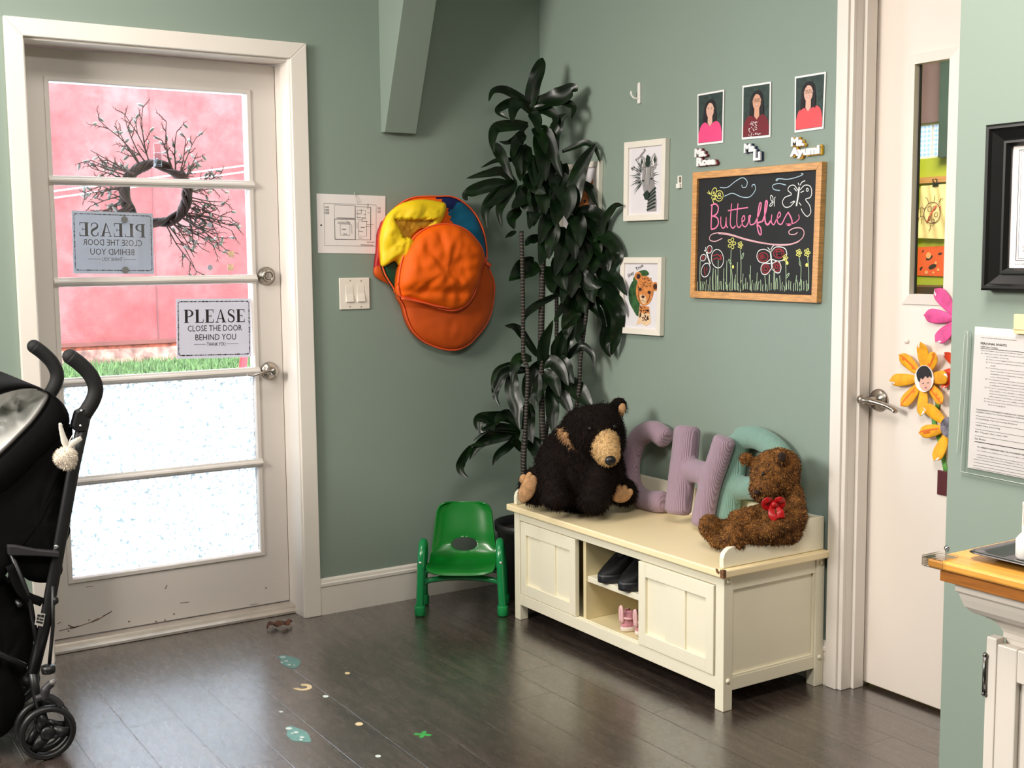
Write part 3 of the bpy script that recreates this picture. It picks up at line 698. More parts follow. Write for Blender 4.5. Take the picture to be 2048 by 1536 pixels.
PINKS = mat('dusty_pink_knit', (204, 142, 152), .85, var=.12, scale=90); PINKP = mat('pale_pink_strap', (240, 196, 196), .7); SOLEW = mat('white_rubber_sole', (236, 224, 214), .6)
def loop(t, T, L, W, H):
    build(MB().tube(smoothpath([T(-L*.48, -W*.08, H*.45), T(-L*.50, -W*.1, H*1.0), T(-L*.50, 0, H*1.22), T(-L*.50, W*.1, H*1.0), T(-L*.48, W*.08, H*.45)]), .005, 8), 'heel_loop', PINKP, t, True)
    build(MB().tube([T(-L*.20, -W*.46, H*.62), T(-L*.42, -W*.33, H*.66), T(-L*.49, 0, H*.68), T(-L*.42, W*.33, H*.66), T(-L*.20, W*.46, H*.62)], .004, 6), 'strap', PINKP, t, True)
q0 = on('z', .0985, 1252, 1266); q1 = on('z', .0985, 1272, 1273)
shoe('baby_shoe', 'left tiny pink shoe on the bottom board of the bench', None, (q0.x+.055, q0.y+.024, .0982), 0.05, .118, .056, .070, PINKS, SOLEW, loop)
shoe('baby_shoe', 'right tiny pink shoe partly hidden by the right bench door', None, (q1.x+.062, q1.y+.006, .0982), -.03, .118, .056, .070, PINKS, SOLEW, loop)
# ------------------------------------------------------------------ corduroy letters
def corduroy(name, col, rot):
    t = NT(name); b = t.b
    wv = t.n('ShaderNodeTexWave', bands_direction='Y'); wv.inputs['Scale'].default_value = 75; wv.inputs['Distortion'].default_value = 1.2; wv.inputs['Detail'].default_value = 1; wv.inputs['Detail Scale'].default_value = .4
    t.l(t.coord((1, 1, 1), rot=rot), wv.inputs['Vector'])
    c = rgb(col); lo = tuple(x*.72 for x in c[:3])+(1,)
    t.l(t.ramp(wv.outputs[0], [(.1, lo), (.55, c)]), b.inputs['Base Color']); b.inputs['Roughness'].default_value = .9; b.inputs['Specular IOR Level'].default_value = .15
    b.inputs['Sheen Weight'].default_value = .25
    t.bump(wv.outputs[0], .5, .003); return t.m
LILAC = corduroy('lilac_corduroy', (168, 142, 158), (0, 0, 0)); LILAC2 = corduroy('lilac_corduroy_stem', (166, 142, 158), (.08, 0, 0)); TEAL = corduroy('mint_corduroy', (132, 168, 154), (.06, 0, 0))
pn = Vector((-1, 0, .18)).normalized()
def letter(label, base_x, strokes, mt, kind):
    p0 = (base_x, -1, .43); b = MB()
    for pts, hw in strokes:
        P = smoothpath([onp(p0, pn, *q) for q in zp(1010, 800, 3.151, pts)], 5)
        dep = (P[0]-CAM).dot(CF); r = hw/3.151*dep/FPX
        n = len(P); rr = []
        r *= 1.13; P2 = [P[0]-(P[1]-P[0]).normalized()*r*.25]+P+[P[-1]+(P[-1]-P[-2]).normalized()*r*.25]
        rr = [r*.72]+[r]*n+[r*.72]
        b.tube(P2, rr, 16, (pn, .92))
    me = soft(b, .007, 5, .5); 
    zmin = min(v.co.z for v in me.vertices)
    for v_ in me.vertices: v_.co.z = max(v_.co.z, .4328)
    me.materials.clear(); me.materials.append(mt)
    o = place(me, 'letter_cushion', None, True)
    return tag(o, label, 'cushion', 'corduroy letter cushions on the bench')
letter('lilac corduroy letter C cushion leaning on the wall beside the black bear', -.100,
       [([(1010, 240), (950, 200), (890, 205), (835, 250), (800, 340), (788, 440), (800, 540), (850, 612), (930, 640), (1000, 640)], 62)], LILAC, 'C')
letter('lilac corduroy letter H cushion in the middle of the bench', -.166,
       [([(1148, 185), (1135, 330), (1115, 480), (1090, 700)], 80), ([(1385, 250), (1340, 390), (1290, 540), (1240, 780)], 68), ([(1120, 430), (1210, 450), (1310, 480)], 66)], LILAC2, 'H')
letter('mint green corduroy letter cushion behind the brown teddy bear', -.096,
       [([(1470, 250), (1448, 380), (1425, 540), (1396, 740)], 72), ([(1480, 240), (1590, 238), (1705, 310), (1765, 410), (1745, 500), (1660, 560), (1550, 555), (1450, 555)], 66)], TEAL, 'P')
# ------------------------------------------------------------------ black bear
def bearmats(): pass
BFUR = mat('black_brown_fur', (19, 12, 9), .85, var=.25, scale=20, spec=.15); BFUR2 = mat('dark_brown_fur_tips', (44, 25, 16), .8, var=.3, scale=15, spec=.15)
TAN = mat('tan_plush', (208, 172, 120), .9, var=.15, scale=90, bump=.4, bscale=220); TANP = mat('tan_foot_plush', (180, 138, 96), .9, var=.15, scale=60, bump=.4, bscale=200)
NOSE = mat('black_nose', (10, 9, 9), .35)
def px_ell(b, u, v, dep, ru, rv, rd, rot=0.):
    k = dep/FPX; c = at(u, v, dep); s, q = math.sin(rot), math.cos(rot)
    r = (CR*q-CU*s)*ru*k; u_ = (CR*s+CU*q)*rv*k
    return b.ell(c, r, u_, -CF*rd)
D = 4.30
bear = thing('plush_bear', 'large black-brown plush bear with tan muzzle sitting at the left end of the bench', 'plush toy', (-.28, -.66, .432))
b = MB()
px_ell(b, 1160, 950, D, 86, 88, .12); px_ell(b, 1150, 975, D, 84, 55, .13); px_ell(b, 1125, 940, D+.02, 52, 75, .10, .25); px_ell(b, 1205, 960, D-.02, 44, 62, .10)
px_ell(b, 1190, 882, D-.04, 60, 60, .11); px_ell(b, 1168, 872, D-.01, 46, 44, .10); px_ell(b, 1205, 866, D-.03, 38, 46, .09); px_ell(b, 1216, 898, D-.07, 32, 42, .07)
px_ell(b, 1236, 829, D-.0, 18, 22, .022, .35); px_ell(b, 1128, 880, D-.06, 18, 20, .022, -.5)
k = D/FPX
def P3(u, v, d): return at(u, v, d)
b.capsule(P3(1105, 935, D-.05), P3(1113, 1005, D-.13), 30*k, 27*k); b.capsule(P3(1205, 940, D-.06), P3(1190, 1010, D-.15), 32*k, 30*k)
px_ell(b, 1112, 1012, D-.14, 29, 18, .06); px_ell(b, 1188, 1017, D-.16, 33, 20, .06)
px_ell(b, 1072, 985, D+.0, 34, 40, .06, .3); px_ell(b, 1245, 996, D-.02, 28, 28, .06)
me = soft(b, .0085, 4, .5)
zmin = min(v.co.z for v in me.vertices); dz = .4335-zmin
me.transform(Matrix.Translation((0, 0, max(dz, 0))))
DZB = max(dz, 0)
for v in me.vertices: v.co.z = max(v.co.z, .4335)
me.materials.clear(); me.materials.append(BFUR); me.materials.append(BFUR2)
me = fur(me, 22000, .013, .0008, Vector((0, 0, -1)), .42, .4, mi=0)
me = fur(me, 3000, .0135, .0007, Vector((0, 0, -1)), .45, .4, mi=1)
place(me, 'body', bear)
S = Vector((0, 0, DZB))
b = MB(); px_ell(b, 1208, 902, D-.115, 31, 36, .05); px_ell(b, 1215, 920, D-.150, 25, 27, .045)
me = soft(b, .006, 4, .5); me.transform(Matrix.Translation(S)); me.materials.clear(); me.materials.append(TAN)
me = fur(me, 3500, .006, .0008, Vector((0, 0, -1)), .6, .6); place(me, 'muzzle', bear)
b = MB(); px_ell(b, 1221, 936, D-.192, 11, 10, .012); me = b.mesh('n'); me.transform(Matrix.Translation(S)); me.materials.append(NOSE); place(me, 'nose', bear, True)
for u, v in ((1180, 872), (1229, 868)):
    b = MB(); px_ell(b, u, v, D-.150 if u < 1200 else D-.13, 4, 4, .006); me = b.mesh('n'); me.transform(Matrix.Translation(S)); me.materials.append(NOSE); place(me, 'eye', bear, True)
b = MB(); px_ell(b, 1056, 992, D-.058, 16, 30, .012, .45); px_ell(b, 1046, 972, D-.045, 7, 10, .010, .3); px_ell(b, 1058, 968, D-.055, 7, 10, .010, .3)
me = b.mesh('n'); me.transform(Matrix.Translation(S)); me.materials.append(TANP); place(me, 'foot_sole', bear, True)
b = MB(); px_ell(b, 1243, 1006, D-.085, 20, 14, .014, -.2)
for u, v in ((1236, 990), (1248, 993), (1259, 1000)): px_ell(b, u, v, D-.082, 7, 9, .010, .3)
me = b.mesh('n'); me.transform(Matrix.Translation(S)); me.materials.append(TANP); place(me, 'foot_sole', bear, True)
b = MB(); px_ell(b, 1243, 834, D-.020, 8, 14, .010, .3); me = b.mesh('n'); me.transform(Matrix.Translation(S)); me.materials.append(TANP); place(me, 'ear_lining', bear, True)
b = MB(); px_ell(b, 1130, 886, D-.084, 10, 7, .008, -.5); me = b.mesh('n'); me.transform(Matrix.Translation(S)); me.materials.append(TANP); place(me, 'ear_lining', bear, True)
b = MB()
for q in range(5): px_ell(b, 1122+q*6, 878+q*8, D-.075-.004*q, 5, 7, .012, -.5)
me = soft(b, .004, 2, .5); me.transform(Matrix.Translation(S)); me.materials.clear(); me.materials.append(TANP); me = fur(me, 700, .014, .0009, Vector((0, 0, -1)), .5, .5); place(me, 'collar_patch', bear)
# ------------------------------------------------------------------ brown bear
CUR = mat('curly_brown_fur', (106, 68, 30), .8, var=.3, scale=60, spec=.2); CUR2 = mat('golden_fur_tips', (166, 116, 62), .8, var=.2, scale=60, spec=.2); CURD = mat('dark_brown_fur', (40, 20, 10), .85, var=.3, scale=60)
D = 3.69; k = D/FPX
tb = thing('teddy_bear', 'curly golden-brown teddy bear with a red bow slumped at the right end of the bench', 'plush toy', (-.15, -1.40, .432))
b = MB()
px_ell(b, 1550, 950, D, 49, 53, .075); px_ell(b, 1560, 935, D, 40, 40, .075); px_ell(b, 1528, 974, D-.045, 29, 32, .05, .3)
px_ell(b, 1492, 917, D+.01, 15, 13, .016, .1); px_ell(b, 1562, 912, D-.085, 15, 17, .016)
px_ell(b, 1568, 1035, D+.01, 44, 50, .075); px_ell(b, 1560, 1062, D, 44, 30, .075)
b.capsule(P3(1585, 985, D-.02), P3(1596, 1035, D-.06), 21*k, 19*k); b.capsule(P3(1596, 1035, D-.06), P3(1535, 1062, D-.12), 19*k, 18*k)
b.capsule(P3(1575, 1062, D-.05), P3(1480, 1072, D-.13), 26*k, 21*k); px_ell(b, 1467, 1076, D-.14, 27, 32, .035, .15)
b.capsule(P3(1540, 1060, D+.03), P3(1440, 1058, D+.03), 24*k, 20*k); px_ell(b, 1421, 1055, D+.025, 23, 28, .032, -.35); px_ell(b, 1436, 1082, D+.01, 18, 15, .03)
b.capsule(P3(1535, 1018, D+.03), P3(1470, 1034, D+.05), 15*k, 14*k)
me = soft(b, .0065, 3, .5)
zmin = min(v.co.z for v in me.vertices); dz = max(.4335-zmin, 0); 
for v in me.vertices: v.co.z = max(v.co.z, .4335)
me.materials.clear(); [me.materials.append(q) for q in (CUR, CUR2, CURD)]
me = fur(me, 9000, .0055, .0010, Vector((0, 0, -1)), .4, .9, mi=0); me = fur(me, 7500, .006, .0010, Vector((0, 0, -1)), .4, .9, mi=1); me = fur(me, 8000, .0052, .0011, Vector((0, 0, -1)), .4, .9, mi=2)
place(me, 'body', tb)
RED = mat('red_satin_ribbon', (170, 14, 18), .35, var=.08, scale=20)
b = MB()
def loopr(c, du, dv, w):
    Pp = [P3(c[0], c[1], D-.095), P3(c[0]+du*.6, c[1]+dv*.6-8, D-.115), P3(c[0]+du, c[1]+dv, D-.105), P3(c[0]+du*.6, c[1]+dv*.6+8, D-.098), P3(c[0], c[1], D-.095)]
    return smoothpath(Pp, 5), w
for du, dv, w in ((-20, 0, .009), (18, -2, .009)):
    Pp, w = loopr((1548, 1008), du, dv, w); b.tube(Pp, w, 8, (CF, .15))
b.tube(smoothpath([P3(1546, 1010, D-.10), P3(1544, 1028, D-.115), P3(1552, 1040, D-.12)]), [.007, .009, .010, .010, .011, .011, .012, .012, .012, .012, .012, .012, .013][:13], 8, (CF, .15))
b.tube(smoothpath([P3(1550, 1010, D-.10), P3(1560, 1022, D-.115), P3(1562, 1036, D-.12)]), [.007]*6+[.012]*7, 8, (CF, .15))
b.sph(P3(1548, 1009, D-.105), .011)
build(b, 'bow', RED, tb, True)
b = MB(); px_ell(b, 1564, 914, D-.099, 8, 10, .006); build(b, 'ear_lining', CURD, tb, True)
b = MB(); px_ell(b, 1513, 985, D-.088, 7, 5, .006); build(b, 'nose', CURD, tb, True)
b = MB(); px_ell(b, 1526, 948, D-.072, 3.5, 3.5, .005); build(b, 'eye', NOSE, tb, True)
# ------------------------------------------------------------------ green child's chair
GP_ = mat('green_plastic', (3, 116, 34), .28, var=.02, scale=3, coat=.2); GT = mat('green_enamel_tube', (12, 134, 72), .22, var=.02, coat=.4); GF = mat('green_foot_cap', (14, 134, 70), .4)
f0, f1 = Vector((-.716, -.232, 0)), Vector((-.459, -.408, 0)); mid = (f0+f1)/2
rt = (f1-f0).normalized(); ang = math.atan2(rt.y, rt.x); W2 = (f1-f0).length/2
ch = thing('child_chair', "small green plastic child's chair with tube legs in front of the plant", 'chair', mid, rotz=ang)
# local: x right, +y away from the camera
for s in (-1, 1):
    x = s*W2
    pts = smoothpath([(x, 0, .028), (x+s*-.004, .004, .12), (x-s*.008, .012, .215), (x-s*.010, .04, .262), (x-s*.010, .075, .266), (x-s*.008, .115, .235), (x-s*.002, .142, .14), (x, .15, .028)], 6)
    lg = build(MB().tube(pts, .0155, 14), 'leg_frame', GT, ch, True)
    for y in (0, .15):
        build(MB().lathe((x, y, 0), (0, 0, 1), [(.0, .0), (.017, .001), (.020, .006), (.020, .038), (.0185, .041), (.0155, .041)], 20), 'foot_cap', GF, lg, True)
    build(MB().lathe((x-s*.006, .010, .205), (-s*-.1, -1, 0), [(.006, .0152), (.004, .018), (0, .0185)], 12), 'rivet', mat('chrome_rivet', (225, 225, 225), .15, 1.), lg, True)
build(MB().tube(smoothpath([(-W2, .03, .115), (-W2+.05, .03, .132), (0, .03, .140), (W2-.05, .03, .132), (W2, .03, .115)]), .011, 10), 'cross_tube', GT, ch, True)
build(MB().tube(smoothpath([(-W2, .14, .135), (0, .14, .150), (W2, .14, .135)]), .011, 10), 'cross_tube', GT, ch, True)
# seat shell: one moulded sheet, seat running up into the back, oval hand hole low in the back
prof = smoothpath([(0, -.018, .158), (0, .0, .172), (0, .06, .170), (0, .125, .168), (0, .172, .184), (0, .196, .222), (0, .210, .275), (0, .229, .340), (0, .238, .374), (0, .241, .386)], 10)
n = len(prof); ln = [0]
for i in range(1, n): ln.append(ln[-1]+(prof[i]-prof[i-1]).length)
T = ln[-1]; m_ = 44; vs = []; keepf = []
def halfw(q):
    wv = .130-.026*min(1, max(0, (q-.45)/.55)); 
    if q < .08: wv -= .010*(1-q/.08)**2
    if q > .90: e = (q-.90)/.10; wv -= .030*(1-math.sqrt(max(0, 1-e*e)))
    return wv
fine = []
NN = 90
for i in range(NN+1):
    q = i/NN; d_ = q*T; j = max(k for k in range(n) if ln[k] <= d_+1e-9); j = min(j, n-2); f = (d_-ln[j])/(ln[j+1]-ln[j]); fine.append(prof[j].lerp(prof[j+1], f))
for i, p in enumerate(fine):
    q = i/NN; hw = halfw(q)
    for k in range(m_+1):
        s = -1+2*k/m_; curl = .016*abs(s)**4
        back = max(0, min(1, (q-.45)/.15))
        vs.append((s*hw, p.y-curl*back+(.012*(1-s*s)*back), p.z+curl*(1-back)))
fs = []
hc, hz, ha, hb = 0., .2265, .050, .024
for i in range(NN):
    for k in range(m_):
        idx = (i*(m_+1)+k, i*(m_+1)+k+1, (i+1)*(m_+1)+k+1, (i+1)*(m_+1)+k)
        cx = sum(vs[a][0] for a in idx)/4; cz = sum(vs[a][2] for a in idx)/4; cy = sum(vs[a][1] for a in idx)/4
        if cy > .17 and (abs(cx)/ha)**2.3+(abs(cz-hz)/hb)**2.3 < 1: continue
        fs.append(idx)
# snap the ring of the hole to the oval
used = {}
for f in fs:
    for a in range(4): e = tuple(sorted((f[a], f[(a+1) % 4]))); used[e] = used.get(e, 0)+1
for e, c_ in used.items():
    if c_ == 1:
        for a in e:
            x, y, z = vs[a]
            if abs(x) < ha*1.3 and abs(z-hz) < hb*1.5 and y > .17:
                t_ = math.atan2((z-hz)/hb, x/ha); g = (abs(math.cos(t_))**2.3+abs(math.sin(t_))**2.3)**(-1/2.3)
                vs[a] = (ha*g*math.cos(t_), y, hz+hb*g*math.sin(t_))
mbs = MB().use(GP_).add(vs, fs)
me = evaluated(mbs, [('SOLIDIFY', dict(thickness=.006, offset=0)), ('BEVEL', dict(width=.002, segments=2, limit_method='ANGLE', angle_limit=math.radians(50)))], 'seat_shell')
place(me, 'seat_shell', ch, True)
# ------------------------------------------------------------------ left wall: papers and switches
def wq(px, off=.0): return quad_on('y', -off, px, NL)
BLK = mat('black_print', (24, 22, 22), .8, var=.02); GREYP = mat('grey_print', (110, 108, 108), .8, var=.02)
Q = wq([(633, 387), (771, 392), (770, 508), (636, 506)], .002)
fp = thing('floor_plan', 'white sheet with a printed floor plan on the wall above the light switch', 'paper', Q(.5, 0))
b = MB(); Q.card(b, 0); build(b, 'sheet', PAPER, fp)
b = MB(); e = .0005; LW = .0012
def box_(a0, b0, a1, b1, w=LW): Q.line(b, [(a0, b0), (a1, b0), (a1, b1), (a0, b1)], w, e, True)
box_(.10, .13, .86, .84); box_(.25, .24, .55, .58, .0026); box_(.55, .24, .78, .80, .0024); box_(.25, .58, .55, .82, .0012); box_(.33, .31, .47, .50); box_(.60, .30, .72, .56); box_(.58, .62, .70, .74)
R2 = random.Random(11)
for i in range(16):
    a0, b0 = R2.uniform(.56, .74), R2.uniform(.26, .78); l = R2.uniform(.03, .10)
    Q.line(b, [(a0, b0), (a0+l, b0)] if R2.random() < .5 else [(a0, b0), (a0, b0+l)], LW, e)
for i in range(9): Q.line(b, [(.29+.02*i, .50), (.31+.02*i, .54)], LW, e)
Q.line(b, [(.42, .56), (.50, .48), (.50, .34)], LW, e); Q.line(b, [(.28, .60), (.54, .60)], .0022, e); Q.line(b, [(.72, .20), (.84, .20)], .0016, e); Q.line(b, [(.63, .15), (.82, .15)], .002, e)
Q.ell(b, .055, .47, .012, .016, e, 12)
for i in range(4):
    for j in range(3): Q.line(b, [(.115+.017*i, .66+.05*j), (.115+.017*i, .70+.045*j)], .0018, e)
for i in range(5): Q.line(b, [(.88, .80-.022*i), (.93, .80-.022*i)], LW, e)
for a, b0 in ((.385, .41), (.40, .33), (.60, .68), (.66, .45), (.60, .62)): Q.line(b, [(a-.03, b0), (a+.03, b0)], .0022, e)
build(b, 'plan_drawing', BLK, fp, normals=False)
c = Q(.54, .99, .003)
tag(build(MB().tube([c+Vector((0, 0, .012)), c, c+Vector((.006, -.004, -.014)), c+Vector((.010, -.001, -.026))], .0012, 8), 'paper_hook', mat('pale_wire', (210, 205, 200), .4, .5)), 'thin wire hook holding up the floor plan sheet', 'hook')
Q = wq([(678.6, 554.5), (737.5, 555), (737.5, 619.6), (678.6, 619.6)])
sw = thing('light_switch', 'white double rocker light switch plate beside the glass door', 'light switch', Q(.5, 0))
IV = mat('ivory_plastic', (238, 230, 218), .35, var=.01)
p0, p1 = Q(0, 0), Q(1, 1)
build(MB().box(p0.x, p1.x, -.006, -.0005, p0.z, p1.z), 'cover_plate', IV, sw, bevel=.003)
for a0, a1 in ((.21, .455), (.59, .84)):
    x0, x1 = Q(a0, 0).x, Q(a1, 0).x; z0, z1 = Q(0, .22).z, Q(0, .76).z; zm = (z0+z1)/2
    build(MB().prism([(x0, -.0055, z0), (x0, -.0125, z0+.002), (x0, -.0075, zm), (x0, -.0068, z1), (x0, -.0055, z1)], (x1-x0, 0, 0)), 'rocker', IV, sw, bevel=.0008)
for a in (.33, .71):
    for bb in (.1, .9): build(MB().lathe(Q(a, bb, .006), NL, [(.003, 0), (.0025, .001), (0, .0012)], 12), 'screw', mat('dull_screw', (190, 182, 170), .4, .6), sw, True)
# ------------------------------------------------------------------ folded play hoops
OR = mat('orange_nylon', (240, 100, 4), .6, var=.05, scale=8, bump=.15, bscale=40, spec=.3); ORD = mat('deep_orange_nylon', (206, 82, 6), .6, var=.05, scale=8, bump=.1, bscale=40); OPI = mat('orange_piping', (240, 96, 50), .5)
YE = mat('yellow_nylon', (242, 206, 20), .5, var=.05, scale=8, bump=.15, bscale=40); AMB = mat('amber_lining', (186, 134, 18), .6, var=.05); NAVY = mat('navy_nylon', (14, 30, 84), .5, var=.06); BLUE = mat('teal_blue_nylon', (14, 104, 140), .5, var=.08, scale=8); DGR = mat('dark_green_nylon', (10, 62, 36), .5, var=.08); REDN = mat('red_nylon', (170, 18, 22), .5, var=.06)
def zz(p): return zp(620, 360, 4.2675, p)
tun = thing('folded_play_tunnel', 'bundle of folded orange, yellow and blue pop-up fabric hoops hanging on the left wall', 'toy', on('y', -.05, 870, 690))
def sheet(name, out, back, thick, mt, y0, regions=(), wr=.008, fn=None, prof=.5, seed=0., wscale=9., piping=None):
    vs, fs, px = puff(zz(out), ('y', y0), thick, back, 14, wr, wscale, fn, 4, prof, seed)
    b = MB().use(mt).add(vs, fs)
    for mm, poly in regions:
        b.use(mm); i = b.mats.index(mm); P = zz(poly)
        for k, f in enumerate(b.f):
            c = [sum(px[a][q] for a in f)/len(f) for q in (0, 1)]
            if len(f) == 4 and inpoly(c[0], c[1], P): b.mi[k] = i
    o = build(b, name, None, tun, True, normals=True)
    if piping:
        build(MB().tube([on('y', y0-.004, *q) for q in sp2(zz(out), 4, True)+[sp2(zz(out), 4, True)[0]]], .0032, 8), 'edge_piping', OPI, o, True)
    return o
sheet('red_hoop', [(640, 345), (600, 400), (578, 470), (570, 600), (556, 720), (562, 820), (680, 895), (760, 960), (800, 800), (800, 400)], .012, .012, REDN, -.016, [(ORD, [(500, 735), (900, 735), (900, 1000), (500, 1000)])], .004, seed=3)
sheet('lower_pouch', [(762, 960), (800, 1080), (830, 1190), (880, 1290), (960, 1370), (1060, 1420), (1170, 1450), (1270, 1445), (1360, 1400), (1420, 1340), (1500, 1240), (1550, 1120), (1575, 950), (1568, 860), (1530, 760), (1485, 690), (1300, 700), (950, 800)], .03, .035, ORD, -.035, (), .004, seed=8, wscale=14., piping=True)
sheet('rainbow_hoop', [(770, 985), (700, 900), (640, 800), (612, 700), (600, 600), (605, 480), (640, 350), (700, 270), (790, 190), (880, 150), (980, 140), (1100, 140), (1200, 140), (1290, 175), (1370, 240), (1430, 320), (1480, 430), (1505, 550), (1510, 640), (1490, 700), (1300, 900), (1000, 980)], .02, .02, OR, -.045,
      [(NAVY, [(1000, 120), (1290, 120), (1290, 175), (1165, 290), (1130, 190)]), (BLUE, [(1285, 170), (1390, 230), (1500, 430), (1530, 640), (1490, 720), (1300, 700), (1190, 370), (1160, 285)]), (DGR, [(600, 735), (700, 660), (800, 700), (790, 1000), (660, 900)])], .005, seed=5, piping=True)
def ypocket(u, v):
    P = zz([(705, 335), (1060, 340), (1000, 400), (870, 515), (780, 490)])
    return -.022 if inpoly(u, v, P) else 0
sheet('yellow_panel', [(690, 270), (800, 195), (960, 165), (1130, 190), (1162, 215), (1155, 280), (1100, 385), (1000, 405), (880, 500), (845, 600), (770, 730), (722, 690), (622, 738), (608, 640), (605, 480), (640, 350)], .01, .03, YE, -.070, [(AMB, [(715, 338), (1050, 342), (1000, 400), (870, 510), (785, 485)])], .012, ypocket, seed=1, wscale=7.)
sheet('orange_disc', [(752, 900), (770, 750), (800, 640), (860, 530), (930, 450), (1030, 395), (1130, 375), (1240, 385), (1340, 430), (1420, 510), (1470, 590), (1485, 680), (1455, 780), (1435, 880), (1390, 1000), (1320, 1080), (1220, 1115), (1100, 1095), (960, 1045), (840, 1005), (770, 990)], .03, .05, OR, -.088, (), .016, lambda u, v: -.012*math.exp(-((v-583)/7.)**2), seed=2.3, wscale=12., piping=True)
b = MB(); b.tube(smoothpath([on('y', -.10, *q) for q in zz([(1430, 880), (1360, 990), (1230, 1085), (1100, 1080), (980, 1050), (780, 1010)])]), .004, 8)
build(b, 'zip_edge', OPI, tun, True)
c0 = on('y', -.05, *zz([(1500, 700)])[0]); c1 = on('y', -.06, *zz([(1545, 735)])[0])
build(MB().tube([c0, c1], .007, 8, (NL, .3)).tube([c0+Vector((.004, 0, .02)), c0], .005, 8, (NL, .3)), 'fabric_loop', OPI, tun, True)
# ------------------------------------------------------------------ signs and stickers on the glass
SIGN = thin_card('pale_lilac_card', (214, 214, 226), .13); SIGNB = thin_card('pale_card_back', (214, 216, 222), .22)
def serif(Q, b, word, a0, b0, a1, b1, off, mirror=False):
    """roman capitals with slab serifs; unit letter box per character"""
    G = {'P': .80, 'L': .74, 'E': .76, 'A': .92, 'S': .66}; gap = .10
    tot = sum(G[c] for c in word)+gap*(len(word)-1); x = 0.
    def M(px_, py): 
        a = px_/tot; return (a0+(a1-a0)*a, b0+(b1-b0)*py)
    for c in word:
        def R(x0, y0, x1, y1): Q.poly(b, [M(x+x0, y0), M(x+x1, y0), M(x+x1, y1), M(x+x0, y1)], off)
        def PG(p): Q.poly(b, [M(x+i, j) for i, j in p], off)
        if c in 'PLE':
            R(.08, .05, .30, .95); R(0, 0, .40, .05); R(0, .95, .34, 1)
        if c == 'P':
            for k in range(10):
                t0, t1 = math.pi/2-math.pi*k/10, math.pi/2-math.pi*(k+1)/10
                PG([(.36+.42*math.cos(t0), .72+.28*math.sin(t0)), (.36+.25*math.cos(t0), .72+.225*math.sin(t0)), (.36+.25*math.cos(t1), .72+.225*math.sin(t1)), (.36+.42*math.cos(t1), .72+.28*math.sin(t1))])
            R(.28, .945, .37, 1); R(.28, .44, .37, .495)
        if c == 'L': R(.28, 0, .70, .055); PG([(.64, .055), (.70, .055), (.72, .28), (.69, .28)])
        if c == 'E': R(.28, .945, .70, 1); R(.28, 0, .72, .055); R(.28, .475, .52, .525); PG([(.64, .055), (.70, .055), (.74, .27), (.71, .27)]); PG([(.64, .945), (.70, .945), (.70, .74), (.67, .74)]); R(.49, .38, .52, .62)
        if c == 'A': PG([(.10, .05), (.16, .05), (.46, .92), (.43, 1)]); PG([(.62, .05), (.82, .05), (.50, 1), (.42, 1)]); R(.26, .28, .68, .33); R(0, 0, .28, .05); R(.54, 0, .92, .05)
        if c == 'S':
            pts = [(.56, .72), (.54, .86), (.42, .96), (.28, .97), (.13, .88), (.10, .74), (.19, .61), (.34, .53), (.48, .44), (.56, .30), (.52, .13), (.38, .035), (.24, .03), (.11, .12), (.07, .28)]
            pp = sp2(pts, 4); n = len(pp); L_, R_ = [], []
            for i in range(n):
                t = (pp[min(i+1, n-1)][0]-pp[max(i-1, 0)][0], pp[min(i+1, n-1)][1]-pp[max(i-1, 0)][1]); l = math.hypot(*t); wv = .025+.06*math.exp(-((i/n-.5)/.22)**2)
                L_.append((pp[i][0]-t[1]/l*wv, pp[i][1]+t[0]/l*wv)); R_.append((pp[i][0]+t[1]/l*wv, pp[i][1]-t[0]/l*wv))
            for i in range(n-1): PG([L_[i], R_[i], R_[i+1], L_[i+1]])
            R(.555, .68, .59, .97); R(.05, .03, .085, .32)
        x += G[c]+gap
def signface(b, Q, off, R2):
    serif(Q, b, 'PLEASE', .10, .60, .92, .82, off)
    Q.text(b, 'CLOSE THE DOOR', .145, .455, .875, .555, off); Q.text(b, 'BEHIND YOU', .245, .305, .79, .405, off); Q.text(b, 'THANK YOU', .395, .205, .645, .265, off)
    Q.line(b, [(.225, .235), (.385, .235)], .0012, off); Q.line(b, [(.66, .235), (.82, .235)], .0012, off)
def signborder(b, Q, off, R2):
    cs = []
    for (cx, cy, t0) in ((.94, .92, 0), (.06, .92, math.pi/2), (.06, .09, math.pi), (.94, .09, 1.5*math.pi)):
        for k in range(6):
            t = t0+math.pi/2*k/5; cs.append((cx+.035*math.cos(t), cy+.035*math.sin(t)))
    n = len(cs); pts = []
    for i in range(n):
        a, c = cs[i], cs[(i+1) % n]; m_ = max(1, int(math.hypot(c[0]-a[0], c[1]-a[1])/.012))
        pts += [(a[0]+(c[0]-a[0])*k/m_, a[1]+(c[1]-a[1])*k/m_) for k in range(m_)]
    ww = [R2.choice((.0012, .002, .003, .0045, .002)) for _ in pts]+[.002]
    b.ribbon([Q(*p, off) for p in pts]+[Q(*pts[0], off)], ww, Q.n)
GF_ = GP-.0012
Q = quad_on('y', GF_, [(352, 598), (501, 597), (503, 714), (354, 718)], NL)
sg = thing('door_sign', 'white paper sign asking to close the door, taped upright to the glass above the lever', 'sign', Q(.5, 0))
b = MB(); Q.card(b, 0); build(b, 'card', SIGN, sg)
b = MB(); signface(b, Q, .0005, R2); build(b, 'lettering', BLK, sg, normals=False)
b = MB(); signborder(b, Q, .0005, random.Random(4)); build(b, 'worn_border', BLK, sg, normals=False)
GB_ = GP+.0056
Qf = quad_on('y', GB_, [(143, 421), (305, 427), (308, 548), (147, 547)], NL)
sg2 = thing('door_sign', 'back of the sign taped outside on the glass, its words showing through reversed', 'sign', Qf(.5, 0))
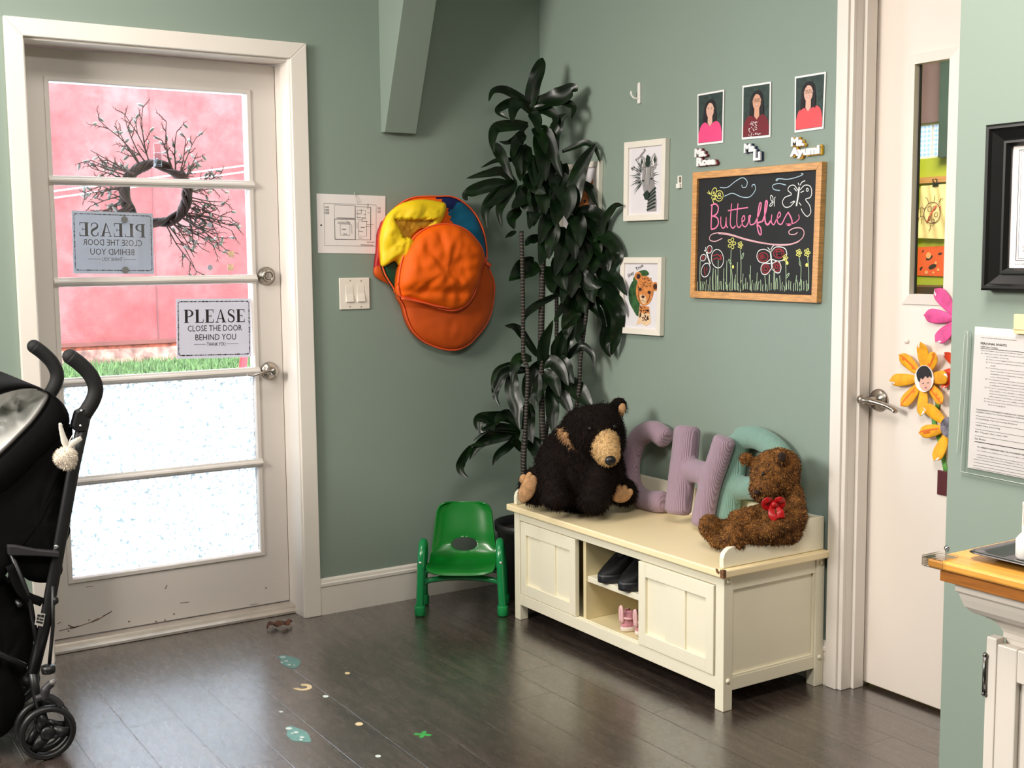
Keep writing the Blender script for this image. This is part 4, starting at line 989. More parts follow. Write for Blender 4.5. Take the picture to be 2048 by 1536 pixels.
b = MB(); Qf.card(b, 0, th=-.0006); build(b, 'card', SIGNB, sg2)
Qm = Quad([Qf.tr, Qf.tl, Qf.bl, Qf.br], NL)
b = MB(); signface(b, Qm, .0013, R2); build(b, 'reversed_lettering', GREYP, sg2, normals=False)
b = MB(); signborder(b, Qm, .0013, random.Random(4)); build(b, 'reversed_border', GREYP, sg2, normals=False)
GD = mat('grey_dot_magnet', (112, 112, 110), .6)
for u, v, g in ((249, 439, 'upper grey dot on the reversed door sign'), (251, 540, 'lower grey dot on the reversed door sign')):
    tag(build(MB().lathe(on('y', GF_, u, v), NL, [(.0115, 0), (.0115, .001), (0, .0012)], 20), 'round_sticker', GD), 'round '+g, 'sticker', 'round dots on the door glass')
for u, v, g in ((419, 450, 'blue-grey dot sticker on the glass within the wreath twigs'), (420, 535, 'blue-grey dot sticker on the glass left of the square stickers')):
    tag(build(MB().lathe(on('y', GF_, u, v), NL, [(.010, 0), (.010, .001), (0, .0012)], 20), 'round_sticker', mat('blue_grey_dot', (150, 156, 166), .6)), 'round '+g, 'sticker', 'round dots on the door glass')
SQ = mat('square_sticker_cream', (206, 178, 146), .6, var=.3, scale=60)
for u, v, g in ((462, 508, 'upper of two small square stickers on the glass near the deadbolt'), (461, 535, 'lower of two small square stickers on the glass near the deadbolt')):
    c = on('y', GF_, u, v); tag(build(MB().box(c.x-.011, c.x+.011, c.y-.001, c.y, c.z-.011, c.z+.011), 'square_sticker', SQ), g, 'sticker', 'square stickers on the door glass')
# ------------------------------------------------------------------ wreath outside on a clear hook
YWR = .30
TW = mat('dark_vine', (52, 34, 28), .85, var=.3, scale=40); TWG = mat('twig_brown', (70, 48, 40), .8, var=.3); LFW = mat('frosted_leaf', (128, 126, 118), .7, var=.2)
wc = on('y', YWR, 312, 388); wk = (wc-CAM).dot(CF)/FPX
wr_ = thing('twig_wreath', 'vine wreath with bare twig sprays hanging outside the glass door', 'wreath', wc+Vector((0, 0, -.28)))
Rw = random.Random(21); b = MB()
for s in range(9):
    ph = Rw.uniform(0, 6.28); fr = Rw.choice((3, 4, 5)); pts = []
    for i in range(73):
        t = 2*math.pi*i/72; rr_ = (58+7*math.sin(fr*t+ph))*wk; pts.append(wc+Vector((rr_*1.08*math.cos(t), .012*math.cos(fr*t+ph), rr_*math.sin(t))))
    b.tube(pts, .0075, 7, caps=False)
build(b, 'vine_ring', TW, wr_, True)
b = MB(); lf = MB()
def twig(p, d, l, r, depth):
    d = d.normalized(); n = 5; pts = [p]; dd = d
    for i in range(n):
        dd = (dd+Vector((Rw.uniform(-.16, .16), Rw.uniform(-.1, .1), Rw.uniform(-.16, .16)))).normalized(); pts.append(pts[-1]+dd*l/n)
    b.tube(pts, [r*(1-.55*i/n) for i in range(n+1)], 5)
    if depth:
        for i in range(1, n+1):
            if Rw.random() < .85:
                sgn = Rw.choice((-1, 1)); a = Rw.uniform(.45, .8)*sgn
                d2 = Vector((dd.x*math.cos(a)-dd.z*math.sin(a), dd.y, dd.x*math.sin(a)+dd.z*math.cos(a))); twig(pts[i], d2, l*Rw.uniform(.16, .32), r*.65, depth-1)
    if depth > 0 and Rw.random() < .75:
        q = pts[Rw.randrange(1, n)]; e1 = Vector((Rw.uniform(-1, 1), .3, Rw.uniform(-1, 1))).normalized()*.013; lf.ell(q+e1, e1, e1.cross(Vector((0, 1, 0)))*.45, (0, .003, 0), 8, 4)
def spray(a0, a1, l0, l1, n, lean):
    for i in range(n):
        a = math.radians(Rw.uniform(a0, a1)); r0 = 58*wk
        p = wc+Vector((r0*math.cos(a), Rw.uniform(-.02, .02), r0*math.sin(a))); aa = a+math.radians(lean+Rw.uniform(-12, 12))
        twig(p, Vector((math.cos(aa), Rw.uniform(-.15, .15), math.sin(aa))), Rw.uniform(l0, l1)*wk, .0034, 2)
spray(95, 125, 90, 120, 5, 12); spray(130, 175, 60, 95, 11, 28); spray(180, 225, 50, 85, 12, 18); spray(20, 55, 60, 105, 8, 35); spray(-25, 12, 60, 95, 9, 12); spray(-75, -25, 85, 125, 15, 20); spray(205, 250, 40, 65, 6, -10)
build(b, 'twig_sprays', TWG, wr_); build(lf, 'frosted_leaves', LFW, wr_, True)
c = on('y', GB_, 316, 312); CLR = glass_material('clear_plastic', (.86, .88, .9), .5)
hk = thing('clear_hook', 'clear plastic adhesive hook on the glass holding the wreath', 'hook', c+Vector((0, 0, -.04)))
build(MB().box(c.x-.013, c.x+.013, GB_, GB_+.004, c.z-.03, c.z+.045).box(c.x-.015, c.x+.015, GB_+.004, GB_+.012, c.z-.035, c.z+.012), 'hook_plate', CLR, hk, bevel=.002)
build(MB().tube(smoothpath([(c.x, GB_+.012, c.z-.01), (c.x, GB_+.06, c.z-.032), (c.x, GB_+.12, c.z-.022), (c.x, YWR+.02, c.z-.028), (c.x, YWR+.02, c.z-.01)]), .004, 8), 'hook_arm', CLR, hk, True)
# ------------------------------------------------------------------ litter and decals on the floor
def fl(u, v, z=.0008): return on('z', z, u, v)
TEALS = mat('teal_floor_decal', (96, 138, 132), .5, var=.1, scale=30); PALE = mat('pale_decal_spots', (196, 206, 200), .6); GOLD = mat('cream_decal', (212, 190, 148), .6)
def decal(name, label, cat, outline, mt, spots=(), group=None, crop=(520, 1240, 5.12)):
    P = sp2(zp(*crop, outline), 3, True); P3_ = [fl(*q) for q in P]
    a = sum((b_.x*c_.y-c_.x*b_.y) for b_, c_ in zip(P3_, P3_[1:]+P3_[:1]))
    if a < 0: P3_ = P3_[::-1]
    t = build(MB().prism(P3_, (0, 0, -.0007)), name, mt); tag(t, label, cat, group)
    if spots:
        for u, v, ru, rv in spots:
            b = MB(); uu, vv = zp(*crop, [(u, v)])[0]; b.poly([fl(uu+ru*math.cos(-q*.6), vv+rv*math.sin(-q*.6), .0013) for q in range(10)])
            build(b, 'pale_spot', PALE, t, normals=False)
    return t
decal('floor_decal', 'teal splash decal on the floor, the one nearer the glass door', 'decal', [(185, 375), (240, 358), (320, 375), (390, 400), (415, 440), (360, 495), (270, 475), (210, 440), (215, 405)], TEALS, [(235, 380, 6, 1.6), (270, 420, 4, 1.4), (225, 435, 3, 1.2), (300, 458, 4, 1.5), (350, 462, 3, 1.2)], 'teal splash decals on the floor')
decal('floor_decal', 'teal splash decal on the floor, the one nearer the camera', 'decal', [(265, 1100), (320, 1085), (390, 1110), (470, 1140), (505, 1190), (520, 1245), (420, 1245), (330, 1230), (275, 1180), (280, 1140)], TEALS, [(295, 1110, 7, 2.5), (370, 1150, 5, 2), (430, 1200, 5, 1.6), (420, 1225, 4, 1.4), (330, 1160, 3, 1.4)], 'teal splash decals on the floor')
decal('floor_decal', 'pale crescent decal on the dark floor', 'decal', [(340, 700), (400, 718), (470, 718), (525, 700), (530, 675), (490, 655), (420, 655), (430, 672), (475, 675), (480, 695), (430, 705), (380, 695)], GOLD)
CLV = mat('clover_green', (54, 146, 66), .5, var=.15, scale=60)
decal('floor_decal', 'green clover leaf decal on the floor at the bottom of the view', 'decal', [(1668+(62+30*math.cos(4*q_-.9))*1.05*math.cos(q_), 1172+(62+30*math.cos(4*q_-.9))*.40*math.sin(q_)) for q_ in [k_*.2618 for k_ in range(24)]], CLV)
for (u, v), ru, lab in (((895, 543), 5.5, 'cream dot decal on the floor above the clover leaf'), ((1015, 1063), 8, 'cream oval decal on the floor left of the clover leaf'), ((672, 780), 6, 'tiny teal dot decal right of the crescent'), ((215, 938), 4, 'tiny pale dot decal between the two teal splashes'), ((1210, 1392), 6, 'tiny pale teal dot decal lowest on the floor')):
    uu, vv = zp(520, 1240, 5.12, [(u, v)])[0]
    tag(build(MB().prism([fl(uu+ru*math.cos(-q*.5236), vv+ru*.42*math.sin(-q*.5236)) for q in range(12)], (0, 0, -.0007)), 'floor_dot', GOLD if 'cream' in lab else PALE), lab, 'decal')
c = fl(560, 1255, .0)
b = MB(); n = 8
for i in range(n+1):
    pass
P = [Vector((c.x-.05+.1*i/n, c.y+.012*math.sin(i*.9), .003+.012*abs(math.sin(i*1.1)))) for i in range(n+1)]
vs = []; 
for i, p in enumerate(P): wv = .026*math.sin(math.pi*(i+.3)/(n+.6)); vs += [p+Vector((0, -wv, .006)), p, p+Vector((0, wv, .008))]
b.add(vs, [(3*i+k, 3*i+k+1, 3*i+k+4, 3*i+k+3) for i in range(n) for k in (0, 1)])
tag(place(evaluated(b.use(mat('dry_brown_leaf', (86, 48, 28), .8, var=.4, scale=60)), [('SOLIDIFY', dict(thickness=.001))], 'leaf'), 'dry_leaf', None, True), 'curled dry brown leaf on the floor by the door threshold', 'leaf')
# ------------------------------------------------------------------ right wall: framed prints
FRW = mat('white_picture_frame', (236, 230, 218), .4, var=.01); MATB = mat('pale_print_paper', (226, 222, 226), .7, var=.01)
SKIN = mat('print_skin', (214, 160, 132), .7, var=.03); SKIN2 = mat('print_skin_pale', (222, 176, 156), .7, var=.03); HAIR = mat('print_dark_hair', (26, 20, 22), .7, var=.05)
def frame_on(ax, c, px, n, th, fw, name, label, mt, back=None):
    """picture frame of 3-D bars with a recessed sheet; returns (root, quad of the sheet)"""
    Q = quad_on(ax, c, px, n); W = (Q(1, .5)-Q(0, .5)).length; H = (Q(.5, 1)-Q(.5, 0)).length; a, b_ = fw/W, fw/H
    t = thing(name, label, 'picture', Q(.5, 0)); b = MB()
    O = [(0, 0), (1, 0), (1, 1), (0, 1)]; I = [(a, b_), (1-a, b_), (1-a, 1-b_), (a, 1-b_)]
    for k in range(4):
        j = (k+1) % 4
        b.hexa([Q(*O[k], -th), Q(*O[j], -th), Q(*I[j], -th), Q(*I[k], -th), Q(*O[k], 0), Q(*O[j], 0), Q(*I[j], -.001), Q(*I[k], -.001)])
    build(b, 'frame', mt, t, bevel=.0012)
    b = MB(); b.prism([Q(*p, -.009) for p in I], Q.n*-.002); build(b, 'print', back or MATB, t)
    q = Quad([Q(I[3][0], I[3][1], -.0085), Q(I[2][0], I[2][1], -.0085), Q(I[1][0], I[1][1], -.0085), Q(I[0][0], I[0][1], -.0085)], n)
    return t, q
LEAFP = mat('print_dark_green', (22, 44, 34), .7); ZG = mat('print_grey', (150, 146, 146), .7); ZW = mat('print_white', (236, 232, 230), .7); CH = mat('print_cheetah_tan', (206, 130, 66), .7, var=.15, scale=60); CHL = mat('print_cheetah_cream', (234, 200, 160), .7); SPOT = mat('print_brown_spot', (60, 30, 20), .7); LEAF2 = mat('print_leaf_green', (40, 84, 40), .7, var=.3, scale=40)
def scrawl(b, Q, words, a, c, ang, h, off):
    for w_, (a0, c0) in words:
        V, F = text(w_, .0); xs = [v[0] for v in V]; L = max(xs)-min(xs); R = math.radians(ang)
        b.add([Q(a0+(v[0]*math.cos(R)-v[1]*math.sin(R))*h+.12*v[1]*h, c0+(v[0]*math.sin(R)+v[1]*math.cos(R))*h*.62, off) for v in V], F)
XF = -.022
t, q = frame_on('x', XF, [(1248, 285), (1331, 276), (1327.5, 439.5), (1246, 442.5)], NR, .021, .022, 'picture_frame', 'white framed zebra print with palm leaf, highest in the column of animal prints', FRW)
b = MB()
for k in range(44):
    a = math.radians(-50+k*6.6); l = .36+.10*math.sin(k*1.7); c, s = math.cos(a), math.sin(a)
    q.poly(b, [(.47+.10*c, .56+.08*s), (.47+l*.6*c-.012*s, .56+l*.5*s+.008*c), (.47+l*c*1.05, .56+l*.80*s), (.47+l*.6*c+.012*s, .56+l*.5*s-.008*c)], .0004)
build(b, 'palm_leaf', LEAFP, t, normals=False)
b = MB(); b.use(ZG)
q.poly(b, [(.40, .66), (.34, .76), (.37, .88), (.46, .84), (.50, .72)], .0008); q.poly(b, [(.70, .68), (.66, .82), (.76, .90), (.84, .80), (.80, .66)], .0008)
q.poly(b, [(.42, .68), (.40, .52), (.42, .42), (.50, .26), (.60, .24), (.68, .34), (.74, .46), (.74, .68), (.60, .74)], .0008); q.poly(b, [(.60, .36), (.76, .48), (.84, .20), (.84, .04), (.56, .04)], .0007)
b.use(ZW)
for k in range(5): q.poly(b, [(.455+.055*k, .69), (.48+.055*k, .69), (.525+.03*k, .44), (.515+.03*k, .44)], .0011)
q.poly(b, [(.41, .70), (.38, .77), (.40, .85), (.45, .80)], .0012); q.poly(b, [(.72, .70), (.70, .81), (.76, .87), (.80, .78)], .0012)
b.use(LEAFP)
for k in range(6): q.poly(b, [(.45+.045*k, .70), (.465+.045*k, .70), (.52+.025*k, .44), (.512+.025*k, .44)], .0012)
for k in range(6): q.poly(b, [(.60-.01*k, .30-.045*k), (.80, .40-.055*k), (.83, .375-.055*k), (.62-.01*k, .275-.045*k)], .0012)
q.poly(b, [(.44, .30), (.50, .22), (.60, .21), (.66, .30), (.56, .36)], .0012); q.ell(b, .44, .50, .035, .014, .0014, 10); q.ell(b, .69, .52, .035, .014, .0014, 10); q.poly(b, [(.52, .70), (.62, .70), (.64, .84), (.55, .88), (.50, .82)], .0013)
q.poly(b, [(.39, .72), (.37, .78), (.40, .84), (.43, .78)], .0013); q.poly(b, [(.76, .74), (.73, .80), (.77, .86), (.81, .78)], .0013)
build(b, 'zebra_drawing', None, t, normals=False)
b = MB(); scrawl(b, q, [('Be', (.10, .66)), ('Yourself', (.22, .78))], 0, 0, 42, .115, .0016); build(b, 'lettering', BLK, t, normals=False)
t, q = frame_on('x', XF, [(1240, 514.6), (1322.7, 514.6), (1319, 672), (1238, 666)], NR, .021, .022, 'picture_frame', 'white framed cheetah cub print, lowest in the column of animal prints', FRW)
b = MB().use(LEAF2)
q.poly(b, sp2([(.14, .62), (.12, .44), (.24, .30), (.42, .18), (.46, .40), (.40, .70), (.26, .74)], 3, True), .0004); q.poly(b, sp2([(.24, .74), (.36, .86), (.60, .90), (.72, .84), (.60, .80), (.40, .76)], 3, True), .0004)
build(b, 'leaves', None, t, normals=False)
b = MB().use(CHL); q.poly(b, [(.46, .36), (.74, .34), (.80, .10), (.66, .04), (.50, .08), (.36, .05), (.42, .14)], .0007)
b.use(CH); q.ell(b, .40, .80, .11, .07, .0008); q.ell(b, .90, .65, .10, .07, .0008); q.poly(b, sp2([(.38, .70), (.34, .58), (.38, .46), (.50, .37), (.64, .36), (.78, .42), (.86, .56), (.82, .72), (.68, .80), (.50, .80)], 3, True), .001)
q.poly(b, [(.46, .36), (.74, .34), (.76, .24), (.46, .24)], .0009)
b.use(CHL); q.poly(b, sp2([(.46, .50), (.52, .40), (.62, .38), (.66, .46), (.58, .52)], 3, True), .0013)
b.use(SPOT); q.ell(b, .41, .80, .06, .04, .0012); q.ell(b, .91, .65, .06, .045, .0012); q.ell(b, .47, .60, .05, .026, .0015, 12); q.ell(b, .74, .56, .05, .026, .0015, 12); q.ell(b, .56, .49, .05, .022, .0016, 12)
q.line(b, [(.43, .58), (.42, .50), (.46, .42)], .003, .0015); q.line(b, [(.77, .54), (.74, .46), (.68, .40)], .003, .0015); q.line(b, [(.56, .47), (.56, .43), (.62, .41)], .0016, .0016); q.line(b, [(.56, .43), (.50, .43)], .0016, .0016)
Rc = random.Random(2)
for k in range(34):
    a, c = Rc.uniform(.40, .80), Rc.uniform(.62, .78); q.ell(b, a, c, .012, .008, .0014, 7)
for k in range(38):
    a, c = Rc.uniform(.47, .74), Rc.uniform(.12, .34); q.ell(b, a, c, .018, .012, .0014, 7)
build(b, 'cheetah_drawing', None, t, normals=False)
b = MB(); scrawl(b, q, [('Stay', (.10, .78)), ('True', (.34, .88))], 0, 0, 30, .125, .0018); build(b, 'lettering', BLK, t, normals=False)
t, q = frame_on('x', XF, [(1118, 331), (1198, 321), (1194, 466), (1116, 476)], NR, .021, .022, 'picture_frame', 'white framed print of a tan big-eared animal, mostly hidden behind the tall plant', FRW)
b = MB().use(CH); q.poly(b, sp2([(.34, .60), (.30, .40), (.40, .24), (.56, .20), (.72, .28), (.78, .46), (.74, .62), (.56, .68)], 3, True), .0008); q.poly(b, [(.66, .60), (.90, .82), (.86, .52)], .0007); q.poly(b, [(.38, .60), (.26, .84), (.52, .64)], .0007); q.poly(b, [(.42, .26), (.70, .26), (.76, .02), (.36, .02)], .0006)
b.use(CHL); q.poly(b, sp2([(.44, .34), (.50, .22), (.62, .22), (.70, .34), (.58, .40)], 3, True), .0012)
b.use(SPOT); q.ell(b, .44, .45, .045, .03, .0014); q.ell(b, .67, .46, .045, .03, .0014); q.ell(b, .56, .33, .035, .018, .0015); q.poly(b, [(.72, .62), (.86, .75), (.83, .58)], .001)
for k in range(4): q.line(b, [(.47+.05*k, .66), (.50+.04*k, .56)], .002, .0014)
build(b, 'animal_drawing', None, t, normals=False)
# ------------------------------------------------------------------ portrait prints and name plates
DARKBG = mat('print_dark_backdrop', (40, 58, 52), .6, var=.3, scale=55); PHW = mat('photo_border_white', (238, 236, 234), .5, var=.01)
def portrait(px, label, shirt, face, hairlen, glasses, fx, fy, skin, shirtprint=False):
    Q = quad_on('x', -.004, px, NR); t = thing('portrait_photo', label, 'photo', Q(.5, 0), 'teacher photos on the right wall')
    b = MB(); Q.card(b, 0, th=.002); build(b, 'print_border', PHW, t)
    b = MB(); Q.poly(b, [(.045, .04), (.955, .04), (.955, .965), (.045, .965)], .0005); build(b, 'backdrop', DARKBG, t, normals=False)
    b = MB()
    b.use(HAIR); q = hairlen
    Q.poly(b, sp2([(fx, fy+.20), (fx+.17, fy+.15), (fx+.23, fy), (fx+.25, q), (fx+.10, q-.02), (fx-.12, q-.03), (fx-.27, q), (fx-.24, fy), (fx-.18, fy+.14)], 3, True), .0009)
    b.use(shirt); Q.poly(b, [(p.x, p.y) for p in smoothpath([Vector((i, j, 0)) for i, j in ((.05, .20), (.14, .36), (.30, .43), (fx-.02, .37), (.72, .43), (.88, .36), (.95, .20))], 4)]+[(.95, .045), (.05, .045)], .0012)
    b.use(skin); Q.poly(b, [(fx-.08, fy-.05), (fx+.08, fy-.05), (fx+.09, .41), (fx, .345), (fx-.09, .41)], .0015); Q.ell(b, fx, fy-.01, .145, .15, .0018, 22); Q.ell(b, fx-.14, fy-.01, .02, .03, .0017, 8); Q.ell(b, fx+.14, fy-.01, .02, .03, .0017, 8)
    b.use(HAIR); Q.poly(b, sp2([(fx-.15, fy+.02), (fx-.13, fy+.13), (fx, fy+.18), (fx+.13, fy+.13), (fx+.15, fy+.02), (fx+.09, fy+.10), (fx-.02, fy+.13), (fx-.10, fy+.08)], 3, True), .0021)
    Q.poly(b, [(fx-.23, fy), (fx-.14, fy), (fx-.13, q+.06), (fx-.27, q+.02)], .0022); Q.poly(b, [(fx+.14, fy), (fx+.23, fy), (fx+.25, q+.03), (fx+.14, q+.06)], .0022)
    for s in (-1, 1):
        Q.ell(b, fx+s*.055, fy+.018, .018, .009, .0022, 8); Q.line(b, [(fx+s*.028, fy+.048), (fx+s*.085, fy+.046)], .0008, .0022)
        if glasses: Q.line(b, [(fx+s*.06+.05*math.cos(k*.7), fy+.015+.032*math.sin(k*.7)) for k in range(9)], .0009, .0024, True)
    Q.line(b, [(fx, fy+.01), (fx+.012, fy-.03), (fx-.008, fy-.034)], .0006, .0022)
    b.use(mat('print_lip', (170, 70, 76), .6)); Q.poly(b, [(fx-.055, fy-.058), (fx+.055, fy-.058), (fx+.03, fy-.088), (fx-.03, fy-.088)], .0022)
    b.use(PHW); Q.poly(b, [(fx-.04, fy-.062), (fx+.04, fy-.062), (fx+.022, fy-.077), (fx-.022, fy-.077)], .0024)
    if shirtprint:
        Rp = random.Random(9)
        for k in range(44):
            a, c = .26+.40*Rp.random(), .05+.26*Rp.random(); Q.ell(b, a, c, .016, .011, .0018, 6)
    build(b, 'portrait_picture', None, t, normals=False)
Pk = mat('print_pink_shirt', (232, 72, 128), .7, var=.04); Mr = mat('print_maroon_shirt', (112, 24, 34), .7, var=.06); Co = mat('print_coral_shirt', (226, 84, 90), .7, var=.05)
portrait(zp(1370, 130, 6.827, [(170, 400), (535, 335), (520, 1060), (170, 1100)]), 'portrait photo of a person in a pink top, leftmost of the three teacher photos', Pk, None, .44, False, .50, .66, SKIN2)
portrait(zp(1370, 130, 6.827, [(785, 285), (1175, 225), (1165, 985), (775, 1020)]), 'portrait photo of a person in a maroon printed shirt, middle of the three teacher photos', Mr, None, .40, True, .53, .68, SKIN, True)
portrait(zp(1370, 130, 6.827, [(1500, 160), (1925, 90), (1890, 870), (1495, 925)]), 'portrait of a person in a coral blouse and glasses, rightmost of the teacher photos', Co, None, .36, True, .47, .68, SKIN2)
def nameplate(lines, label, col):
    t = None; back = MB(); front = MB(); 
    for body, px in lines:
        Q = quad_on('x', -.006, px, NR)
        if t is None: t = thing('name_plate', label, 'sign', Q(.5, 0), 'raised name plates under the teacher photos')
        Q.text(front, body, 0, 0, 1, 1, .008, .05, .06, .02, 2)
        Qs = Quad([Q(-.015, 1.03), Q(1.035, 1.03), Q(1.035, -.06), Q(-.015, -.06)], NR)
        Qs.text(back, body, 0, 0, 1, 1, .0005, .10, .07, .01, 2)
    build(back, 'backing_letters', col, t, normals=False); build(front, 'white_letters', PHW, t, normals=False)
def tq(x0, x1, yt0, yt1, yb0, yb1): return zp(1370, 130, 6.827, [(x0+4, yt0), (x1, yt1), (x1, yb1), (x0, yb0)])
nameplate([('Ms.', tq(160, 318, 1145, 1140, 1265, 1252)), ('Rosa', tq(186, 450, 1265, 1262, 1388, 1362))], 'raised white name lettering with a dark red backing under the leftmost photo', mat('maroon_plastic', (110, 18, 34), .5))
nameplate([('Ms.', tq(834, 1002, 1075, 1075, 1205, 1180)), ('Li', tq(962, 1062, 1180, 1172, 1312, 1300))], 'raised white name lettering with a navy blue backing under the middle photo', mat('navy_plastic', (20, 36, 84), .5))
nameplate([('Ms.', tq(1478, 1660, 990, 985, 1118, 1108)), ('Ayumi', tq(1462, 1872, 1135, 1082, 1290, 1250))], 'raised white name lettering with a yellow backing under the rightmost photo', mat('yellow_plastic', (222, 170, 30), .5))
# ------------------------------------------------------------------ chalkboard
OAK = mat('oak_frame', (206, 150, 88), .45, var=.14, scale=7, stretch=(3, 3, 30))
CB = mat('chalkboard_black', (22, 22, 24), .75, var=.25, scale=5)
Q = quad_on('x', -.022, [(1385, 345), (1644, 323), (1633, 606), (1379.5, 595)], NR)
W = (Q(1, .5)-Q(0, .5)).length; H = (Q(.5, 1)-Q(.5, 0)).length; fa, fb = .023/W, .023/H
cbd = thing('chalkboard', 'oak framed chalkboard with chalk butterflies and flowers on the right wall', 'chalkboard', Q(.5, 0))
O = [(0, 0), (1, 0), (1, 1), (0, 1)]; I = [(fa, fb), (1-fa, fb), (1-fa, 1-fb), (fa, 1-fb)]; b = MB()
for k in range(4):
    j = (k+1) % 4; b.hexa([Q(*O[k], -.022), Q(*O[j], -.022), Q(*I[j], -.022), Q(*I[k], -.022), Q(*O[k], 0), Q(*O[j], 0), Q(*I[j], 0), Q(*I[k], 0)])
build(b, 'frame', OAK, cbd, bevel=.0015)
build(MB().prism([Q(*p, -.010) for p in I], Q.n*-.003), 'slate', CB, cbd)
CX = -.022-(-.010)-.0006
def chalk(lst, name, mt, w=.0032):
    b = MB()
    for pts in lst:
        wv = w
        if isinstance(pts, tuple): pts, wv = pts
        P = [on('x', CX, *q) for q in zp(1370, 310, 4.953, pts)]
        if len(P) > 2: P = smoothpath(P, 5)
        b.ribbon(P, wv, NR)
    return build(b, name, mt, cbd, normals=False)
def loopc(cx, cy, rx, ry, rot=0., n=12):
    c, s = math.cos(rot), math.sin(rot); return [(cx+rx*math.cos(t)*c-ry*math.sin(t)*s, cy+rx*math.cos(t)*s+ry*math.sin(t)*c) for t in [2*math.pi*i/n for i in range(n+1)]]
KP = mat('pink_chalk', (240, 130, 168), .9); KPL = mat('pale_pink_chalk', (226, 176, 182), .9); KW = mat('white_chalk', (228, 228, 226), .9); KY = mat('yellow_chalk', (226, 222, 120), .9); KG = mat('pale_green_chalk', (176, 200, 164), .9); KR = mat('red_chalk', (150, 46, 52), .9); KB = mat('pale_blue_chalk', (176, 200, 212), .9)
chalk([([(268, 490), (262, 600), (258, 730)], .005), ([(255, 500), (300, 485), (330, 520), (315, 580), (270, 610)], .005), ([(270, 600), (320, 625), (330, 680), (300, 725), (258, 735)], .005),
       ([(355, 610), (355, 690), (375, 725), (400, 700), (408, 615), (410, 700), (425, 720)], .004), ([(462, 480), (452, 600), (450, 690), (475, 725), (500, 700)], .004), ([(525, 480), (515, 600), (515, 690), (535, 718), (560, 690)], .004), ([(425, 552), (520, 535), (625, 520)], .004),
       ([(560, 665), (590, 640), (585, 600), (565, 630), (570, 690), (600, 710), (630, 660), (632, 610), (650, 600), (640, 640), (650, 690), (690, 680)], .004), ([(690, 680), (735, 580), (755, 490), (740, 480), (722, 580), (715, 700), (735, 780), (755, 780), (748, 720), (715, 680), (770, 655)], .005),
       ([(770, 655), (800, 560), (815, 470), (800, 460), (790, 560), (795, 660), (820, 690), (850, 650)], .006), ([(860, 590), (855, 660), (880, 690), (905, 640)], .004), ([(905, 640), (945, 600), (935, 565), (915, 610), (920, 670), (955, 685), (990, 620), (1020, 570)], .004), ([(1020, 565), (1050, 620), (1060, 670), (1030, 695), (1000, 680)], .005), ([(1000, 685), (1080, 675), (1130, 630), (1125, 590)], .003)], 'chalk_lettering', KP)
chalk([[(368, 826), (300, 855), (245, 840), (260, 790), (340, 770), (450, 785), (600, 830), (750, 865), (900, 885), (1050, 880), (1150, 835), (1180, 770), (1150, 725), (1080, 725), (1030, 755), (1040, 785), (1090, 785), (1115, 765)], [(330, 778), (450, 795), (620, 845), (800, 880), (980, 895), (1100, 870), (1150, 835)]], 'chalk_flourish', KPL, .003)
chalk([[(345, 322), (420, 320), (500, 260), (570, 225), (615, 260), (605, 315), (570, 320), (562, 295)], [(390, 408), (470, 380), (560, 415), (640, 415), (695, 350), (690, 295), (665, 300), (665, 320)], [(925, 240), (905, 255), (905, 240), (940, 235), (1020, 240), (1120, 215), (1170, 190), (1150, 182)], [(1000, 298), (930, 282), (870, 300), (880, 340), (940, 352)]], 'chalk_breeze', KB, .0026)
chalk([[(285, 478), (262, 415)], loopc(288, 365, 22, 42, .35), loopc(338, 405, 40, 52, .1), loopc(285, 375, 7, 10), loopc(342, 388, 12, 12), loopc(340, 418, 20, 14), loopc(310, 405, 6, 8), [(255, 390), (220, 372)], [(252, 385), (230, 352)], loopc(290, 435, 8, 8)], 'chalk_butterfly', KY, .0026)
chalk([([(1103, 505), (1120, 410), (1132, 315)], .006), [(1120, 350), (1080, 300), (1035, 310), (1020, 350), (1055, 390), (990, 420), (965, 470), (990, 515), (1040, 510), (1090, 460)], [(1140, 345), (1185, 300), (1240, 310), (1255, 370), (1240, 420), (1195, 440), (1235, 500), (1245, 570), (1210, 608), (1170, 570), (1150, 530)], [(1130, 300), (1120, 275)], [(1140, 300), (1160, 268), (1190, 255)], [(1045, 475), (1085, 455)], [(1130, 470), (1150, 500)], [(1080, 330), (1105, 358)], [(1145, 372), (1178, 355)], loopc(1212, 345, 10, 14)], 'chalk_butterfly', KW, .0028)
chalk([[(888, 425), (885, 510)], loopc(860, 430, 12, 30, -.2), loopc(855, 490, 10, 22, .7), [(885, 430), (895, 415)], [(870, 462), (880, 470)]], 'chalk_butterfly', KW, .0028)
chalk([([(212, 960), (230, 1020), (250, 1080)], .006), loopc(242, 935, 26, 38, .2), loopc(180, 1017, 26, 34, .5), loopc(322, 1027, 60, 92, -.1), loopc(205, 1140, 42, 70, .25), [(205, 955), (190, 945)], [(205, 950), (205, 910)]], 'chalk_butterfly', KW, .0028)
chalk([loopc(242, 940, 12, 22, .2), loopc(180, 1018, 10, 14), [(275, 1000), (320, 985), (340, 1000)], [(275, 1040), (310, 1020), (345, 1035)], loopc(352, 1000, 8, 8), loopc(356, 1026, 6, 8), [(195, 1110), (190, 1150), (205, 1190)], [(218, 1110), (215, 1150)]], 'chalk_wing_pattern', KR, .0036)
